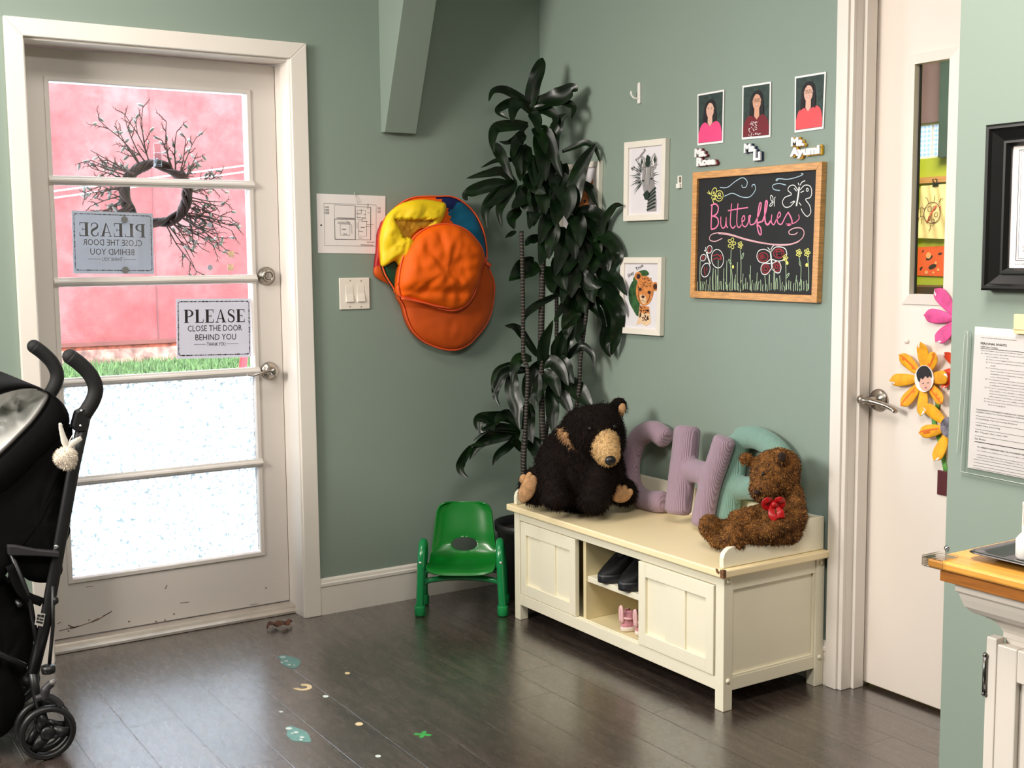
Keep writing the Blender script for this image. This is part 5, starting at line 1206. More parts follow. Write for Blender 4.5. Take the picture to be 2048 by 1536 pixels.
chalk([([(846, 955), (855, 1040), (862, 1120)], .006), [(845, 965), (790, 935), (730, 950), (712, 1010), (740, 1060), (800, 1065), (850, 1030)], [(855, 955), (900, 912), (980, 920), (1008, 970), (990, 1030), (930, 1050), (862, 1035)], [(845, 1075), (780, 1075), (752, 1120), (765, 1175), (810, 1180), (860, 1120)], [(865, 1075), (920, 1050), (950, 1100), (940, 1160), (905, 1165), (865, 1130)], [(842, 945), (818, 915)], [(850, 940), (865, 910), (888, 890)]], 'chalk_butterfly', KW, .003)
chalk([loopc(775, 1010, 48, 42), loopc(765, 1008, 20, 18), loopc(930, 975, 52, 46), loopc(932, 965, 30, 32), loopc(800, 1128, 36, 42), loopc(800, 1125, 18, 20), loopc(908, 1108, 30, 44), loopc(908, 1105, 14, 18), [(745, 1000), (800, 1020)], [(905, 960), (960, 950)], [(905, 1000), (960, 990)]], 'chalk_wing_pattern', KR, .0036)
fl_ = []
for cx, cy, r in ((463, 875, 38), (548, 892, 24), (993, 1020, 24), (1127, 970, 26), (1210, 968, 28)):
    for k in range(5): a = k*1.2566+.3; fl_.append(loopc(cx+r*.62*math.sin(a), cy-r*1.0*math.cos(a), r*.36, r*.46, a, 8))
fl_ += [loopc(475, 1108, 8, 14), loopc(1013, 1070, 9, 14), loopc(1207, 1090, 12, 14), loopc(475, 1108, 3, 5), loopc(1013, 1070, 3, 6), loopc(1207, 1090, 5, 6)]
chalk(fl_, 'chalk_flowers', KY, .0026)
gl = [[(458, 935), (452, 1100), (455, 1350)], [(547, 932), (555, 1100), (548, 1355)], [(998, 1060), (1000, 1200), (1000, 1340)], [(1130, 1010), (1150, 1130), (1135, 1340)], [(1215, 1010), (1225, 1150), (1225, 1330)], loopc(570, 1000, 8, 30, .3, 8), loopc(445, 1058, 8, 26, -.4, 8), loopc(1015, 1195, 8, 28, .6, 8), loopc(1140, 1075, 7, 24, -.2, 8)]
Rg = random.Random(12)
for k in range(52):
    x = 125+k*21.5+Rg.uniform(-6, 6); base = 1340+Rg.uniform(-12, 14); top = base-Rg.choice((60, 80, 110, 150, 210, 90, 70)); gl.append([(x, base), (x+Rg.uniform(-4, 4), (base+top)/2), (x+Rg.uniform(-8, 10), top)])
for x, t_ in ((150, 1050), (330, 1040), (415, 1045), (280, 1120), (650, 1095), (500, 1185), (520, 1060), (385, 1120), (890, 1150), (835, 1180), (715, 1165), (575, 1175)): gl.append([(x, 1340), (x-3, (t_+1340)/2), (x, t_)])
chalk(gl, 'chalk_grass', KG, .0024)
# hook and small latch on the wall
WP = mat('white_plastic', (236, 232, 226), .35, var=.01)
c = on('x', -.004, 1279, 187)
hk = thing('wall_hook', 'white adhesive wall hook above the zebra print', 'hook', c+Vector((0, 0, -.04)))
build(MB().prism([c+Vector((.004, a, z)) for a, z in ((-.0075, -.036), (.0065, -.036), (.0085, -.03), (.006, .036), (-.002, .040), (-.007, .036))], (-.009, 0, 0)), 'hook_plate', WP, hk, bevel=.0015)
build(MB().tube(smoothpath([c+Vector((-.004, .002, -.018)), c+Vector((-.018, .008, -.016)), c+Vector((-.026, .014, -.004)), c+Vector((-.026, .015, .008))]), [.0035]*18+[.0045], 10), 'hook_arm', WP, hk, True)
c = on('x', -.004, 1359, 364)
bt = thing('door_bell_button', 'small white plastic holder on the wall between the zebra print and chalkboard', 'wall fixture', c+Vector((0, 0, -.02)))
build(MB().box(c.x, .0, c.y-.0115, c.y+.0115, c.z-.022, c.z+.022).box(c.x-.008, c.x, c.y-.0095, c.y+.0105, c.z-.022, c.z-.006), 'case', WP, bt, bevel=.0012)
build(MB().box(c.x-.003, c.x-.0002, c.y-.009, c.y-.001, c.z-.002, c.z+.018), 'metal_plate', mat('dull_brass', (150, 138, 110), .4, .7), bt)
# ------------------------------------------------------------------ paper flowers on the white door
XD = DX-.004
def fz(p): return zp(1700, 560, 3.338, p)
OP = mat('orange_painted_paper', (246, 168, 24), .7, var=.12, scale=30); OP2 = mat('dark_orange_paint', (228, 112, 20), .7, var=.1); PKP = mat('pink_painted_paper', (232, 84, 150), .7, var=.16, scale=26); PWH = mat('paper_edge_white', (238, 230, 226), .7); ROR = mat('red_orange_painted_paper', (226, 70, 30), .7, var=.14, scale=30); STM = mat('green_paper_stem', (96, 160, 72), .7, var=.08)
def flower(label, cen, petals, mt, group, paint=None, tilt=0., xd=0.):
    X0 = XD-xd
    c = on('x', X0, *fz([cen])[0]); t = thing('paper_flower', label, 'paper flower', c, group)
    for k, (tip, wd) in enumerate(petals):
        tp = on('x', X0, *fz([tip])[0]); d = tp-c; L = d.length; d.normalize(); s = Vector((1, 0, 0)).cross(d); wv = wd/3.338*3.65/FPX/2
        vs = []; n = 12; m_ = 6
        for i in range(n+1):
            q = i/n; hw = wv*(.34+.66*math.sin(min(1, q/.72)*math.pi/2))*(math.sqrt(max(0, 1-((q-.72)/.28)**2)) if q > .72 else 1)
            for j in range(m_+1):
                e = -1+2*j/m_; vs.append(c+d*(L*(.12+.88*q))+s*(hw*e)+Vector((-.0015*k-.014*q*q-.004*(1-e*e), 0, 0)))
        b = MB().use(mt).add(vs, [(i*(m_+1)+j, i*(m_+1)+j+1, (i+1)*(m_+1)+j+1, (i+1)*(m_+1)+j) for i in range(n) for j in range(m_)])
        b.use(PWH); b.use(paint or mt)
        Rp = random.Random(k+len(label))
        for f in range(len(b.f)):
            i = f//m_; j = f % m_
            if i >= n-3 and j in (0, 1) and k % 2 == 0 and i+j > n-2: b.mi[f] = b.mats.index(PWH)
            elif paint and (j == 3 or (j == 2 and Rp.random() < .4)) and i > 2 and k % 2: b.mi[f] = b.mats.index(paint)
        me = evaluated(b, [('SUBSURF', dict(levels=1, render_levels=1)), ('SOLIDIFY', dict(thickness=.0008))], 'petal'); place(me, 'petal', t, True)
    return t
st = [on('x', DX-.003, *q) for q in fz([(560, 760), (585, 830), (560, 940), (600, 1080), (640, 1280)])]
flower('orange-red paper flower mostly hidden behind the partition edge', (705, 590), [((655, 480), 60), ((640, 640), 60), ((640, 720), 50), ((760, 500), 60), ((780, 640), 60)], ROR, 'paper flowers on the white door')
t = flower('large orange paper flower with a photo of a child in the middle', (497, 660), [((494, 412), 88), ((352, 495), 84), ((290, 668), 84), ((368, 838), 84), ((505, 905), 84), ((652, 822), 80), ((690, 645), 88), ((606, 480), 84)], OP, 'paper flowers on the white door', OP2, xd=.006)
build(MB().tube(smoothpath(st), .008, 8, (NR, .15)), 'stem', STM, t, True)
Qf_ = quad_on('x', XD-.024, fz([(432, 572), (556, 572), (556, 745), (432, 745)]), NR)
b = MB().use(PWH); b.prism([Qf_(.5+.52*math.cos(k*.35), .5+.52*math.sin(k*.35), 0) for k in range(18)], (.002, 0, 0)); b.use(SKIN2); Qf_.ell(b, .58, .36, .32, .34, .001, 20); b.use(HAIR); Qf_.poly(b, sp2([(.16, .50), (.12, .74), (.34, .96), (.66, .98), (.90, .76), (.92, .52), (.82, .60), (.72, .52), (.60, .60), (.46, .48), (.34, .52), (.28, .36)], 3, True), .0016)
Qf_.ell(b, .48, .32, .05, .022, .0018, 8); Qf_.ell(b, .74, .34, .05, .022, .0018, 8); b.use(mat('print_lip', (170, 70, 76), .6)); Qf_.ell(b, .62, .15, .07, .025, .0018, 8); b.use(SKIN); Qf_.ell(b, .62, .25, .04, .03, .0018, 8)
build(b, 'child_photo', None, t, normals=False)
t = flower('lower orange paper flower cut off by the partition edge', (665, 985), [((512, 832), 84), ((484, 1018), 84), ((588, 1205), 84), ((760, 850), 84), ((800, 1080), 84)], OP, 'paper flowers on the white door', OP2, xd=.012)
build(MB().lathe(on('x', XD-.03, *fz([(662, 985)])[0]), NR, [(.03, -.003), (.03, 0), (0, .0006)], 20), 'photo_centre', mat('grey_photo', (110, 104, 116), .6, var=.4, scale=50), t)
flower('pink paper flower under the door window, cut off by the partition edge', (722, 262), [((588, 58), 96), ((518, 232), 92), ((598, 412), 92), ((840, 160), 90), ((820, 380), 90)], PKP, 'paper flowers on the white door', xd=.004)
c0, c1 = on('x', DX, *fz([(592, 1266)])[0]), on('x', DX, *fz([(600, 1432)])[0])
tag(build(MB().box(DX-.006, DX-.0005, c0.y-.10, c0.y, c1.z, c0.z), 'door_plaque', mat('maroon_plaque', (84, 34, 38), .4, var=.03), bevel=.002), 'dark maroon plaque on the white door low beside the partition edge', 'plaque')
# ------------------------------------------------------------------ partition wall: licence, rights notice, counter
XP = -.78
BF = mat('black_wood_frame', (12, 11, 12), .3, var=.03)
a = on('x', XP-.03, 1966.5, 250.5); bq = on('x', XP-.03, 1962, 580.5); zt, zb = a.z, bq.z; y0 = (a.y+bq.y)/2; y1 = y0-.40
fr = thing('certificate_frame', 'black framed license certificate on the partition wall', 'picture', (XP, (y0+y1)/2, zb))
ci = on('x', XP-.02, 2012, 291); cj = on('x', XP-.02, 2006, 538); iy0 = y0-.046; iz1 = zt-.042; iz0 = zb+.042; iy1 = y1+.046
b = MB(); O = [(y0, zb), (y1, zb), (y1, zt), (y0, zt)]; I = [(iy0, iz0), (iy1, iz0), (iy1, iz1), (iy0, iz1)]
def mixp(A, B, f): return [(p[0]*(1-f)+q[0]*f, p[1]*(1-f)+q[1]*f) for p, q in zip(A, B)]
lay = [(0, XP-.001), (0, XP-.026), (.1, XP-.030), (.2, XP-.030), (.3, XP-.025), (.72, XP-.016), (.76, XP-.020), (.86, XP-.020), (1, XP-.012), (1, XP-.006)]
for (f0_, x0_), (f1_, x1_) in zip(lay[:-1], lay[1:]):
    A, B = mixp(O, I, f0_), mixp(O, I, f1_)
    for k in range(4): j = (k+1) % 4; b.add([(x0_, *A[k]), (x0_, *A[j]), (x1_, *B[j]), (x1_, *B[k])], [(0, 1, 2, 3)])
build(b, 'frame', BF, fr)
Q = Quad([(XP-.008, iy0, iz1), (XP-.008, iy1, iz1), (XP-.008, iy1, iz0), (XP-.008, iy0, iz0)], NR)
b = MB(); Q.card(b, 0); build(b, 'certificate', PAPER, fr)
b = MB(); e = .0005
for d_ in (.045, .06): Q.line(b, [(d_, d_*1.35), (1-d_, d_*1.35), (1-d_, 1-d_*.8), (d_, 1-d_*.8), (d_, d_*1.35)], .0012 if d_ < .05 else .0006, e)
for body, a0, c0, a1, h in (('Effective', .20, .695, .36, .018), ('a continuing facility license', .12, .668, .50, .017), ('This License is not transferable and is granted solely upon the following:', .09, .408, .92, .019), ('TOTAL CAPACITY:', .09, .362, .30, .017), ('COMPONENT CAPACITY:', .09, .340, .36, .017), ('Complaints regarding services provided in this facility should be directed to:', .09, .248, .92, .019), ('Child Care Regional Office', .22, .222, .52, .017), ('Deputy Director', .09, .165, .26, .015), ('Community Care Licensing', .09, .146, .36, .015), ('Department of Social Services', .09, .128, .38, .015), ('LIC 203A', .045, .025, .13, .013)):
    Q.text(b, body, a0, c0, a1, c0+h, e, 0, 0, 0, 1)
build(b, 'certificate_print', BLK, fr, normals=False)
# rights notice in a clear sleeve, slightly askew
tl = on('x', XP-.004, 1950, 653); bl = on('x', XP-.004, 1935, 935); dn = (bl-tl); H = dn.length; wv = Vector((0, -1, 0)); dnn = dn.normalized(); wv = (wv-dnn*wv.dot(dnn)).normalized()*(H*.773)
Q = Quad([tl, tl+wv, bl+wv, bl], NR)
ntc = thing('rights_notice', 'printed rights notice hanging below the black frame on the partition wall', 'paper', Q(.5, 0))
b = MB(); Q.card(b, 0); build(b, 'sheet', PAPER, ntc)
b = MB(); y = .875
def ln_(body, a0, c0, a1, h=.010, bold=0.): Q.text(b, body, a0, c0, a1, c0+h, e, bold, 0, 0, 1)
ln_('STATE OF CALIFORNIA - HEALTH AND HUMAN SERVICES AGENCY', .07, .925, .43, .006); ln_('PERSONAL RIGHTS', .07, .880, .335, .016, .015); ln_('Child Care Centers', .07, .860, .245, .011, .01); Q.line(b, [(.07, .853), (.94, .853)], .0009, e)
for i, (body, a0, a1) in enumerate((('Personal Rights, See Section 101223 for waiver conditions applicable to Child Care Centers.', .08, .90), ('(a)  Child Care Centers. Each child receiving services from a Child Care Center shall have rights which include,', .08, .93), ('but are not limited to, the following:', .135, .36), ('(1)  To be accorded dignity in his/her personal relationships with staff and other persons.', .135, .80), ('(2)  To be accorded safe, healthful and comfortable accommodations, furnishings and equipment to meet his/her', .135, .93), ('needs.', .185, .235), ('(3)  To be free from corporal or unusual punishment, infliction of pain, humiliation, intimidation, ridicule, coercion,', .135, .93), ('threat, mental abuse, or other actions of a punitive nature, including but not limited to: interference with', .185, .92), ('daily living functions, including eating, sleeping, or toileting; or withholding of shelter, clothing, medication', .185, .92), ('or aids to physical functioning.', .185, .38), ('(4)  To be informed, and to have his/her authorized representative informed by the licensee of the', .135, .90), ('provisions of law regarding complaints including the address and telephone number of the complaint', .185, .92), ('receiving unit of the licensing agency and of information regarding confidentiality.', .185, .80), ('(5)  To be free to attend religious services or activities of his/her choice and to have visits from the spiritual', .135, .93), ('advisor of his/her choice. Attendance at religious services, either in or outside the facility, shall be on a', .185, .92), ('completely voluntary basis. In Child Care Centers, decisions concerning attendance at religious services', .185, .92), ('shall be made by the parent(s), or guardian(s) of the child.', .185, .62), ('(6)  Not to be locked in any room, building, or facility premises by day or night.', .135, .74), ('(7)  Not to be placed in any restraining device, except a supportive restraint approved in advance', .135, .90), ('by the licensing agency.', .185, .36))):
    ln_(body, a0, .833-.0195*i, a1, .0095)
ln_('THE REPRESENTATIVE/PARENT/GUARDIAN HAS THE RIGHT TO BE INFORMED OF THE APPROPRIATE', .06, .418, .93, .0095); ln_('LICENSING AGENCY TO CONTACT REGARDING COMPLAINTS, WHICH IS:', .06, .400, .66, .0095)
for i, body in enumerate(('Community Care Licensing Division', 'Child Care Licensing', '851 Traeger Ave, Suite 360', 'San Bruno')):
    z = .352-.047*i; ln_(body, .06, z, .06+.0128*len(body), .0125); Q.line(b, [(.06, z+.026), (.95, z+.026)], .0006, e)
Q.line(b, [(.06, .195), (.95, .195)], .0014, e); ln_('DETACH HERE', .70, .165, .86, .011, .01)
ln_('TO: PARENT/GUARDIAN/CHILD OR AUTHORIZED REPRESENTATIVE:', .09, .155, .70, .010, .01); ln_('Upon satisfactory and full disclosure of the personal rights as explained, complete the following acknowledgment:', .09, .130, .93, .009); ln_('ACKNOWLEDGMENT: I/We have been personally advised of, and have received a copy of the personal rights', .09, .100, .93, .009); ln_('contained in the California Code of Regulations, Title 22, at the time of admission to:', .09, .083, .80, .009)
for i, c in enumerate((.07, .048, .026, .008)): Q.line(b, [(.06, c), (.95, c)], .0006, e)
build(b, 'notice_print', BLK, ntc, normals=False)
def slv(a_, c_, off): return Q(a_, c_, off)
b = MB(); b.poly([Q(-.055, -.035, .0035), Q(1.03, -.035, .0035), Q(1.03, .97, .0035), Q(-.055, .97, .0035)]); o = build(b, 'clear_sleeve', glass_material('clear_sleeve_plastic', (.985, .99, .99), .0), ntc)
b = MB(); b.tube([Q(-.055, .95, .004), Q(-.055, -.035, .004), Q(1.03, -.035, .004)], .0008, 6); b.tube([Q(-.095, .93, .003), Q(-.11, .10, .003)], .0008, 6); b.tube([Q(-.055, .95, .004), Q(-.075, .97, .004), Q(-.095, .93, .003)], .0008, 6); build(b, 'sleeve_edges', mat('sleeve_edge', (196, 204, 196), .25, var=.02), ntc)
c0, c1 = on('x', XP-.006, 2033, 628), on('x', XP-.006, 2033, 667)
YC = mat('pale_yellow_plastic', (240, 222, 164), .45, var=.02)
tag(build(MB().box(XP-.014, XP-.0055, c0.y-.045, c0.y, c1.z, c0.z).box(XP-.016, XP-.0138, c0.y-.045, c0.y, c1.z+.008, c1.z+.0095), 'magnetic_clip', YC, bevel=.001), 'pale yellow clip gripping the top of the rights notice', 'clip')
Hd = on('x', XP, *zp(1840, 1030, 9.034, [(490, 598)])[0])
tag(build(MB().lathe(Hd, NR, [(.006, 0), (.0045, .004), (0, .006)], 14), 'wall_screw', STEEL, smooth=True), 'small shiny screw in the partition wall just above the counter corner', 'screw')
# counter
MAPLE = mat('honey_wood', (224, 158, 70), .35, var=.12, scale=6, stretch=(20, 2, 20), coat=.2); MAPLED = mat('honey_wood_edge', (186, 116, 46), .4, var=.12, scale=6, stretch=(20, 2, 20))
cx0 = -1.30; zc = on('x', cx0, 1854.5, 1115).z; yc = on('x', cx0, 1854.5, 1115).y; YE = -3.9
ctr = thing('counter', 'white moulded counter cabinet with a honey wood top against the partition wall', 'counter', (-1.02, -3.4, 0))
z1 = zc-.0145; z2 = z1-.020
build(MB().box(cx0, XP-.002, YE, yc, z1, zc), 'wood_top', MAPLE, ctr, bevel=.004, bseg=3)
build(MB().box(cx0+.012, XP-.002, YE, yc-.014, z2, z1-.0003), 'top_build_up', MAPLED, ctr, bevel=.0015)
zm = z2-.002
prof = [(0, 0), (0, -.012), (.004, -.016), (.006, -.024), (.010, -.036), (.018, -.045), (.030, -.050), (.040, -.056), (.047, -.066), (.050, -.072), (.050, -.080)]
# cornice: swept profile on the front and on the far end
bx = cx0+.028; b = MB(); ye = yc-.030
XI = XP-.004
vs = []
for s, z in prof: vs += [(bx+s, YE, zm+z), (bx+s, ye-s, zm+z), (XI, ye-s, zm+z)]
b.add(vs, [(3*i+k, 3*i+k+1, 3*i+k+4, 3*i+k+3) for i in range(len(prof)-1) for k in (0, 1)])
b.add([(bx, YE, zm), (bx, ye, zm), (XI, ye, zm), (XI, YE, zm)], [(0, 1, 2, 3)])
build(b, 'cornice', WHITE, ctr)
fx = bx+.052; fy = ye-.052
b = MB().box(fx, XI, YE, fy, 0, zm-.079)
body = build(b, 'cabinet_body', WHITE, ctr, bevel=.002)
ydoor = on('x', fx, 1990, 1300).y
b = MB(); st = .05
dz0, dz1 = .08, zm-.088; y1_ = ydoor; y2_ = ydoor-.40
b.box(fx-.018, fx-.0005, y1_, y1_-st, dz0, dz1).box(fx-.018, fx-.0005, y2_+st, y2_, dz0, dz1).box(fx-.0178, fx-.0005, y1_-st, y2_+st, dz1-st, dz1).box(fx-.0178, fx-.0005, y1_-st, y2_+st, dz0, dz0+st).box(fx-.009, fx-.0005, y1_-st, y2_+st, dz0+st, dz1-st)
dr = build(b, 'cabinet_door', WHITE, ctr, bevel=.002)
b = MB().box(fx-.020, fx-.0004, y1_+.001, fy-.0, .0, zm-.080); build(b, 'face_stile', WHITE, ctr, bevel=.0015)
h0, h1 = on('x', fx-.02, 1988, 1318), on('x', fx-.02, 1986, 1390)
build(MB().tube([(fx-.021, y1_+.001, h1.z), (fx-.021, y1_+.001, h0.z)], .0038, 10).sph((fx-.021, y1_+.001, h0.z+.002), .0045, 10, 6).sph((fx-.021, y1_+.001, h1.z-.002), .0045, 10, 6), 'hinge', mat('dark_chrome', (130, 126, 122), .2, 1.), dr, True)
# clear corner guard on the wood top
CG = glass_material('clear_guard', (.97, .96, .94), .25)
b = MB().box(cx0-.006, cx0+.035, yc-.03, yc+.006, zc+.0006, zc+.004).box(cx0-.006, cx0-.0012, yc-.03, yc+.006, zc-.013, zc+.001).box(cx0-.006, cx0+.035, yc+.0012, yc+.006, zc-.013, zc+.001)
tag(build(b, 'corner_guard', CG, bevel=.0015), 'clear plastic corner guard on the far corner of the wood counter', 'corner guard')
# metal tray
p_ = [on('z', zc+.012, *q) for q in zp(1840, 1030, 9.034, [(835, 655), (1880, 930)])]
tx0, ty0 = p_[0].x-.002, p_[0].y+.002
trx1 = tx0+.30; try1 = ty0-.42; rr = .03
def rrect(x0, x1, y0, y1, r, z):
    o = []
    for cx_, cy_, a0 in ((x1-r, y0-r, 0), (x0+r, y0-r, 90), (x0+r, y1+r, 180), (x1-r, y1+r, 270)):
        for k in range(7): a_ = math.radians(a0+15*k); o.append((cx_+r*math.cos(a_), cy_+r*math.sin(a_), z))
    return o
rings = [(0, .012), (.004, .014), (.014, .013), (.018, .010), (.030, .002), (.034, .0012)]
vs = []; n = 28
for ins, z in rings: vs += rrect(tx0+ins, trx1-ins, ty0-ins, try1+ins, max(.018-ins*.2, .008), zc+z)
b = MB().add(vs, [(j*n+i, j*n+(i+1) % n, (j+1)*n+(i+1) % n, (j+1)*n+i) for j in range(len(rings)-1) for i in range(n)]+[tuple((len(rings)-1)*n+i for i in range(n))])
b.use(mat('dull_steel', (128, 126, 130), .22, 1., var=.03)); b.mi = [b.cur]*len(b.f)
me = evaluated(b, [('SOLIDIFY', dict(thickness=.001))], 'tray')
tag(place(me, 'metal_tray', None, True), 'shiny rounded metal tray on the wood counter', 'tray')
# white wire stand at the edge of the view
c = on('z', zc+.001, 2046, 1072); WW = mat('white_wire', (238, 226, 220), .4)
ws = thing('wire_stand', 'white wire stand at the far back of the counter, cut by the right edge', 'rack', c)
b = MB()
for dy in (0, -.09): b.tube(smoothpath([c+Vector((0, dy, 0)), c+Vector((0, dy, .045)), c+Vector((.004, dy, .056)), c+Vector((.05, dy, .058)), c+Vector((.10, dy, .045)), c+Vector((.10, dy, 0))]), .0022, 8)
for zz_ in (.02, .05): b.tube([c+Vector((0, 0, zz_)), c+Vector((0, -.09, zz_))], .002, 8)
build(b, 'wires', WW, ws, True)
c = on('z', zc+.003, 2056, 1118)
tag(build(MB().lathe(c, (0, 0, 1), [(0, 0), (.016, 0), (.018, .004), (.018, .03), (.012, .038), (.009, .04), (.009, .05), (0, .05)], 20), 'white_bottle', WP, smooth=True), 'small white bottle on the tray at the right edge of the view', 'bottle')
# ------------------------------------------------------------------ tall plant in the corner
LEAFM = NT('glossy_dark_leaf'); _b = LEAFM.b
_v = LEAFM.coord((1, 1, 1)); LEAFM.l(LEAFM.ramp(LEAFM.noise(14, _v, 3), [(.3, rgb((6, 16, 7))), (.6, rgb((12, 30, 10))), (.8, rgb((22, 50, 14)))]), _b.inputs['Base Color']); _b.inputs['Roughness'].default_value = .30; _b.inputs['Specular IOR Level'].default_value = .32
LEAFM = LEAFM.m
def cane_mat():
    t = NT('ringed_cane'); b = t.b; wv = t.n('ShaderNodeTexWave', bands_direction='Z'); wv.inputs['Scale'].default_value = 26; wv.inputs['Distortion'].default_value = 2.5; wv.inputs['Detail'].default_value = 2
    t.l(t.coord((1, 1, 1)), wv.inputs['Vector']); t.l(t.ramp(wv.outputs[0], [(.0, rgb((140, 128, 110))), (.045, rgb((36, 30, 24))), (1., rgb((22, 19, 16)))]), b.inputs['Base Color']); b.inputs['Roughness'].default_value = .7; t.bump(wv.outputs[0], .4, .003); return t.m
CANE = cane_mat()
PC = Vector((-.212, -.228, 0))
plant = thing('potted_dracaena', 'tall dark green cane plant in a black pot in the room corner behind the bench', 'plant', PC)
POT = mat('black_pot', (20, 20, 20), .5, var=.05); SOIL = mat('potting_soil', (36, 26, 20), .95, var=.5, scale=60, bump=.8, bscale=60)
build(MB().lathe(PC, (0, 0, 1), [(0, 0.001), (.105, .001), (.108, .006), (.132, .262), (.142, .268), (.144, .298), (.139, .300), (.132, .296), (.128, .262), (.126, .255)], 36), 'pot', POT, plant, True)
b = MB(); n = 26; vs = [PC+Vector((0, 0, .268))]; Rs = random.Random(6)
for j in range(1, 5):
    for i in range(n): a = 6.2832*i/n; r = .127*j/4; vs.append(PC+Vector((r*math.cos(a), r*math.sin(a), .262+Rs.uniform(0, .012)*(j < 4))))
b.add(vs, [(0, 1+i, 1+(i+1) % n) for i in range(n)]+[(1+j*n+i, 1+(j+1)*n+i, 1+(j+1)*n+(i+1) % n, 1+j*n+(i+1) % n) for j in range(3) for i in range(n)]); build(b, 'soil', SOIL, plant)
def walldep(u, v):
    d = ray(u, v); return min((0-CAM.x)/d.x if d.x > 0 else 99, (0-CAM.y)/d.y)
PD = 4.60
def pdep(u, v, off=0.): return min(PD+off, walldep(u, v)-.06)
def PP(u, v, off=0.): return at(u, v, pdep(u, v, off))
C6 = (900, 100, 3.339); C7 = (900, 520, 3.134)
def cane(crop, pts, wpx, off, foot=None):
    P = [PP(*q, off) for q in zp(*crop, pts)]
    if foot: P.append(PC+Vector(foot))
    P = smoothpath(P, 8)
    build(MB().tube(P, wpx/2*PD/FPX, 12), 'cane', CANE, plant, True)
cane(C7, [(448, -180), (452, 0), (458, 300), (460, 590), (485, 680), (485, 800), (470, 1100), (460, 1400)], 8.5, -.05, (-.035, -.03, .262))
cane(C7, [(585, -200), (580, 60), (570, 600), (575, 900), (578, 1200)], 12.5, .0, (.03, .0, .262))
cane(C7, [(690, -60), (670, 150), (668, 450), (655, 700)], 8, .05, (.045, .05, .262))
cane(C7, [(880, 100), (855, 330), (820, 600), (785, 960)], 8, -.02, (.06, -.02, .262))
cane(C7, [(470, 1100), (462, 1300)], 12, -.04, (-.04, -.05, .262))
FACE = (CAM-Vector((-.23, -.24, 1.1))).normalized()
def leaf(b, P, wpx, roll=0., crop_s=3.2):
    """strap leaf along a path: creased, slightly arched blade"""
    P = smoothpath(P, 6) if len(P) > 2 else smoothpath([P[0], (P[0]+P[1])/2+Vector((0, 0, .01)), P[1]], 6)
    n = len(P); w_ = wpx/crop_s*PD/FPX/2; vs = []
    for i, p in enumerate(P):
        q = i/(n-1); t = (P[min(i+1, n-1)]-P[max(i-1, 0)]).normalized(); s = t.cross(FACE)
        if s.length < .1: s = t.cross(Vector((0, 0, 1)))
        s.normalize(); nr = s.cross(t); rr_ = roll+.25*math.sin(q*5+roll*3)
        s2 = s*math.cos(rr_)+nr*math.sin(rr_); n2 = nr*math.cos(rr_)-s*math.sin(rr_)
        hw = w_*(math.sin(math.pi*min(1, (q*.93+.05)**.72)))**.75 if q < .999 else 0.0003
        hw = max(hw, w_*.16*(1-q)); wav = .10*math.sin(q*17+roll*9)
        for e in (-1, -.5, 0, .5, 1): vs.append(p+s2*(hw*e)+n2*(hw*(.28*abs(e)+wav*e*e*(1 if e > 0 else -1))))
    b.add(vs, [(5*i+k, 5*i+k+1, 5*i+k+6, 5*i+k+5) for i in range(n-1) for k in range(4)])
CROWN = {'a': MB(), 'b': MB(), 'c': MB(), 'd': MB(), 'e': MB()}
Rl = random.Random(17)
def L6(cr, pts, w_, off=0., d1=-.06, roll=None): 
    P = [PP(*q, off+d1*i/max(1, len(pts)-1)) for i, q in enumerate(zp(*C6, pts))]; leaf(CROWN[cr], P, w_*1.3, Rl.uniform(-.35, .35) if roll is None else roll, C6[2])
def L7(cr, pts, w_, off=0., d1=-.06, roll=None):
    P = [PP(*q, off+d1*i/max(1, len(pts)-1)) for i, q in enumerate(zp(*C7, pts))]; leaf(CROWN[cr], P, w_*1.3, Rl.uniform(-.35, .35) if roll is None else roll, C7[2])
for a in ([(535, 390), (560, 250), (600, 110), (620, 52)], 78, .0, .02, .1), ([(530, 360), (470, 320), (370, 268), (290, 275), (258, 345)], 46), ([(535, 385), (640, 350), (740, 310), (815, 262), (852, 275)], 100, .0, -.05, .3), ([(680, 350), (770, 355), (825, 385), (812, 462)], 42), ([(540, 420), (470, 350), (400, 350), (330, 390), (325, 420), (395, 462)], 46), ([(480, 345), (430, 380), (415, 490)], 66, -.03), ([(520, 500), (420, 500), (310, 520), (283, 600), (295, 690)], 60), ([(520, 500), (400, 612), (325, 612)], 26), ([(540, 420), (620, 400), (700, 440), (700, 520)], 60), ([(540, 400), (580, 470), (600, 560)], 60): L6('a', *a)
for a in ([(300, 630), (350, 720), (425, 870)], 60), ([(430, 735), (320, 735), (205, 788)], 26), ([(440, 890), (350, 810), (250, 825), (108, 858)], 50), ([(430, 910), (300, 900), (180, 930), (108, 970), (118, 1005)], 68), ([(430, 920), (320, 960), (240, 1060), (250, 1190)], 66), ([(440, 900), (360, 1000), (330, 1080), (350, 1190)], 50), ([(460, 560), (440, 700), (480, 840)], 70), ([(500, 560), (440, 620), (420, 720)], 60), ([(560, 920), (500, 980), (410, 1060)], 90), ([(470, 1060), (410, 1120), (430, 1200)], 60), ([(440, 1210), (400, 1235), (368, 1256)], 26), ([(520, 640), (480, 760), (470, 880)], 80), ([(520, 700), (560, 800), (560, 920)], 80), ([(480, 900), (500, 1010), (560, 1080)], 80), ([(440, 880), (380, 930), (300, 1010), (230, 1050)], 56): L6('b', *a)
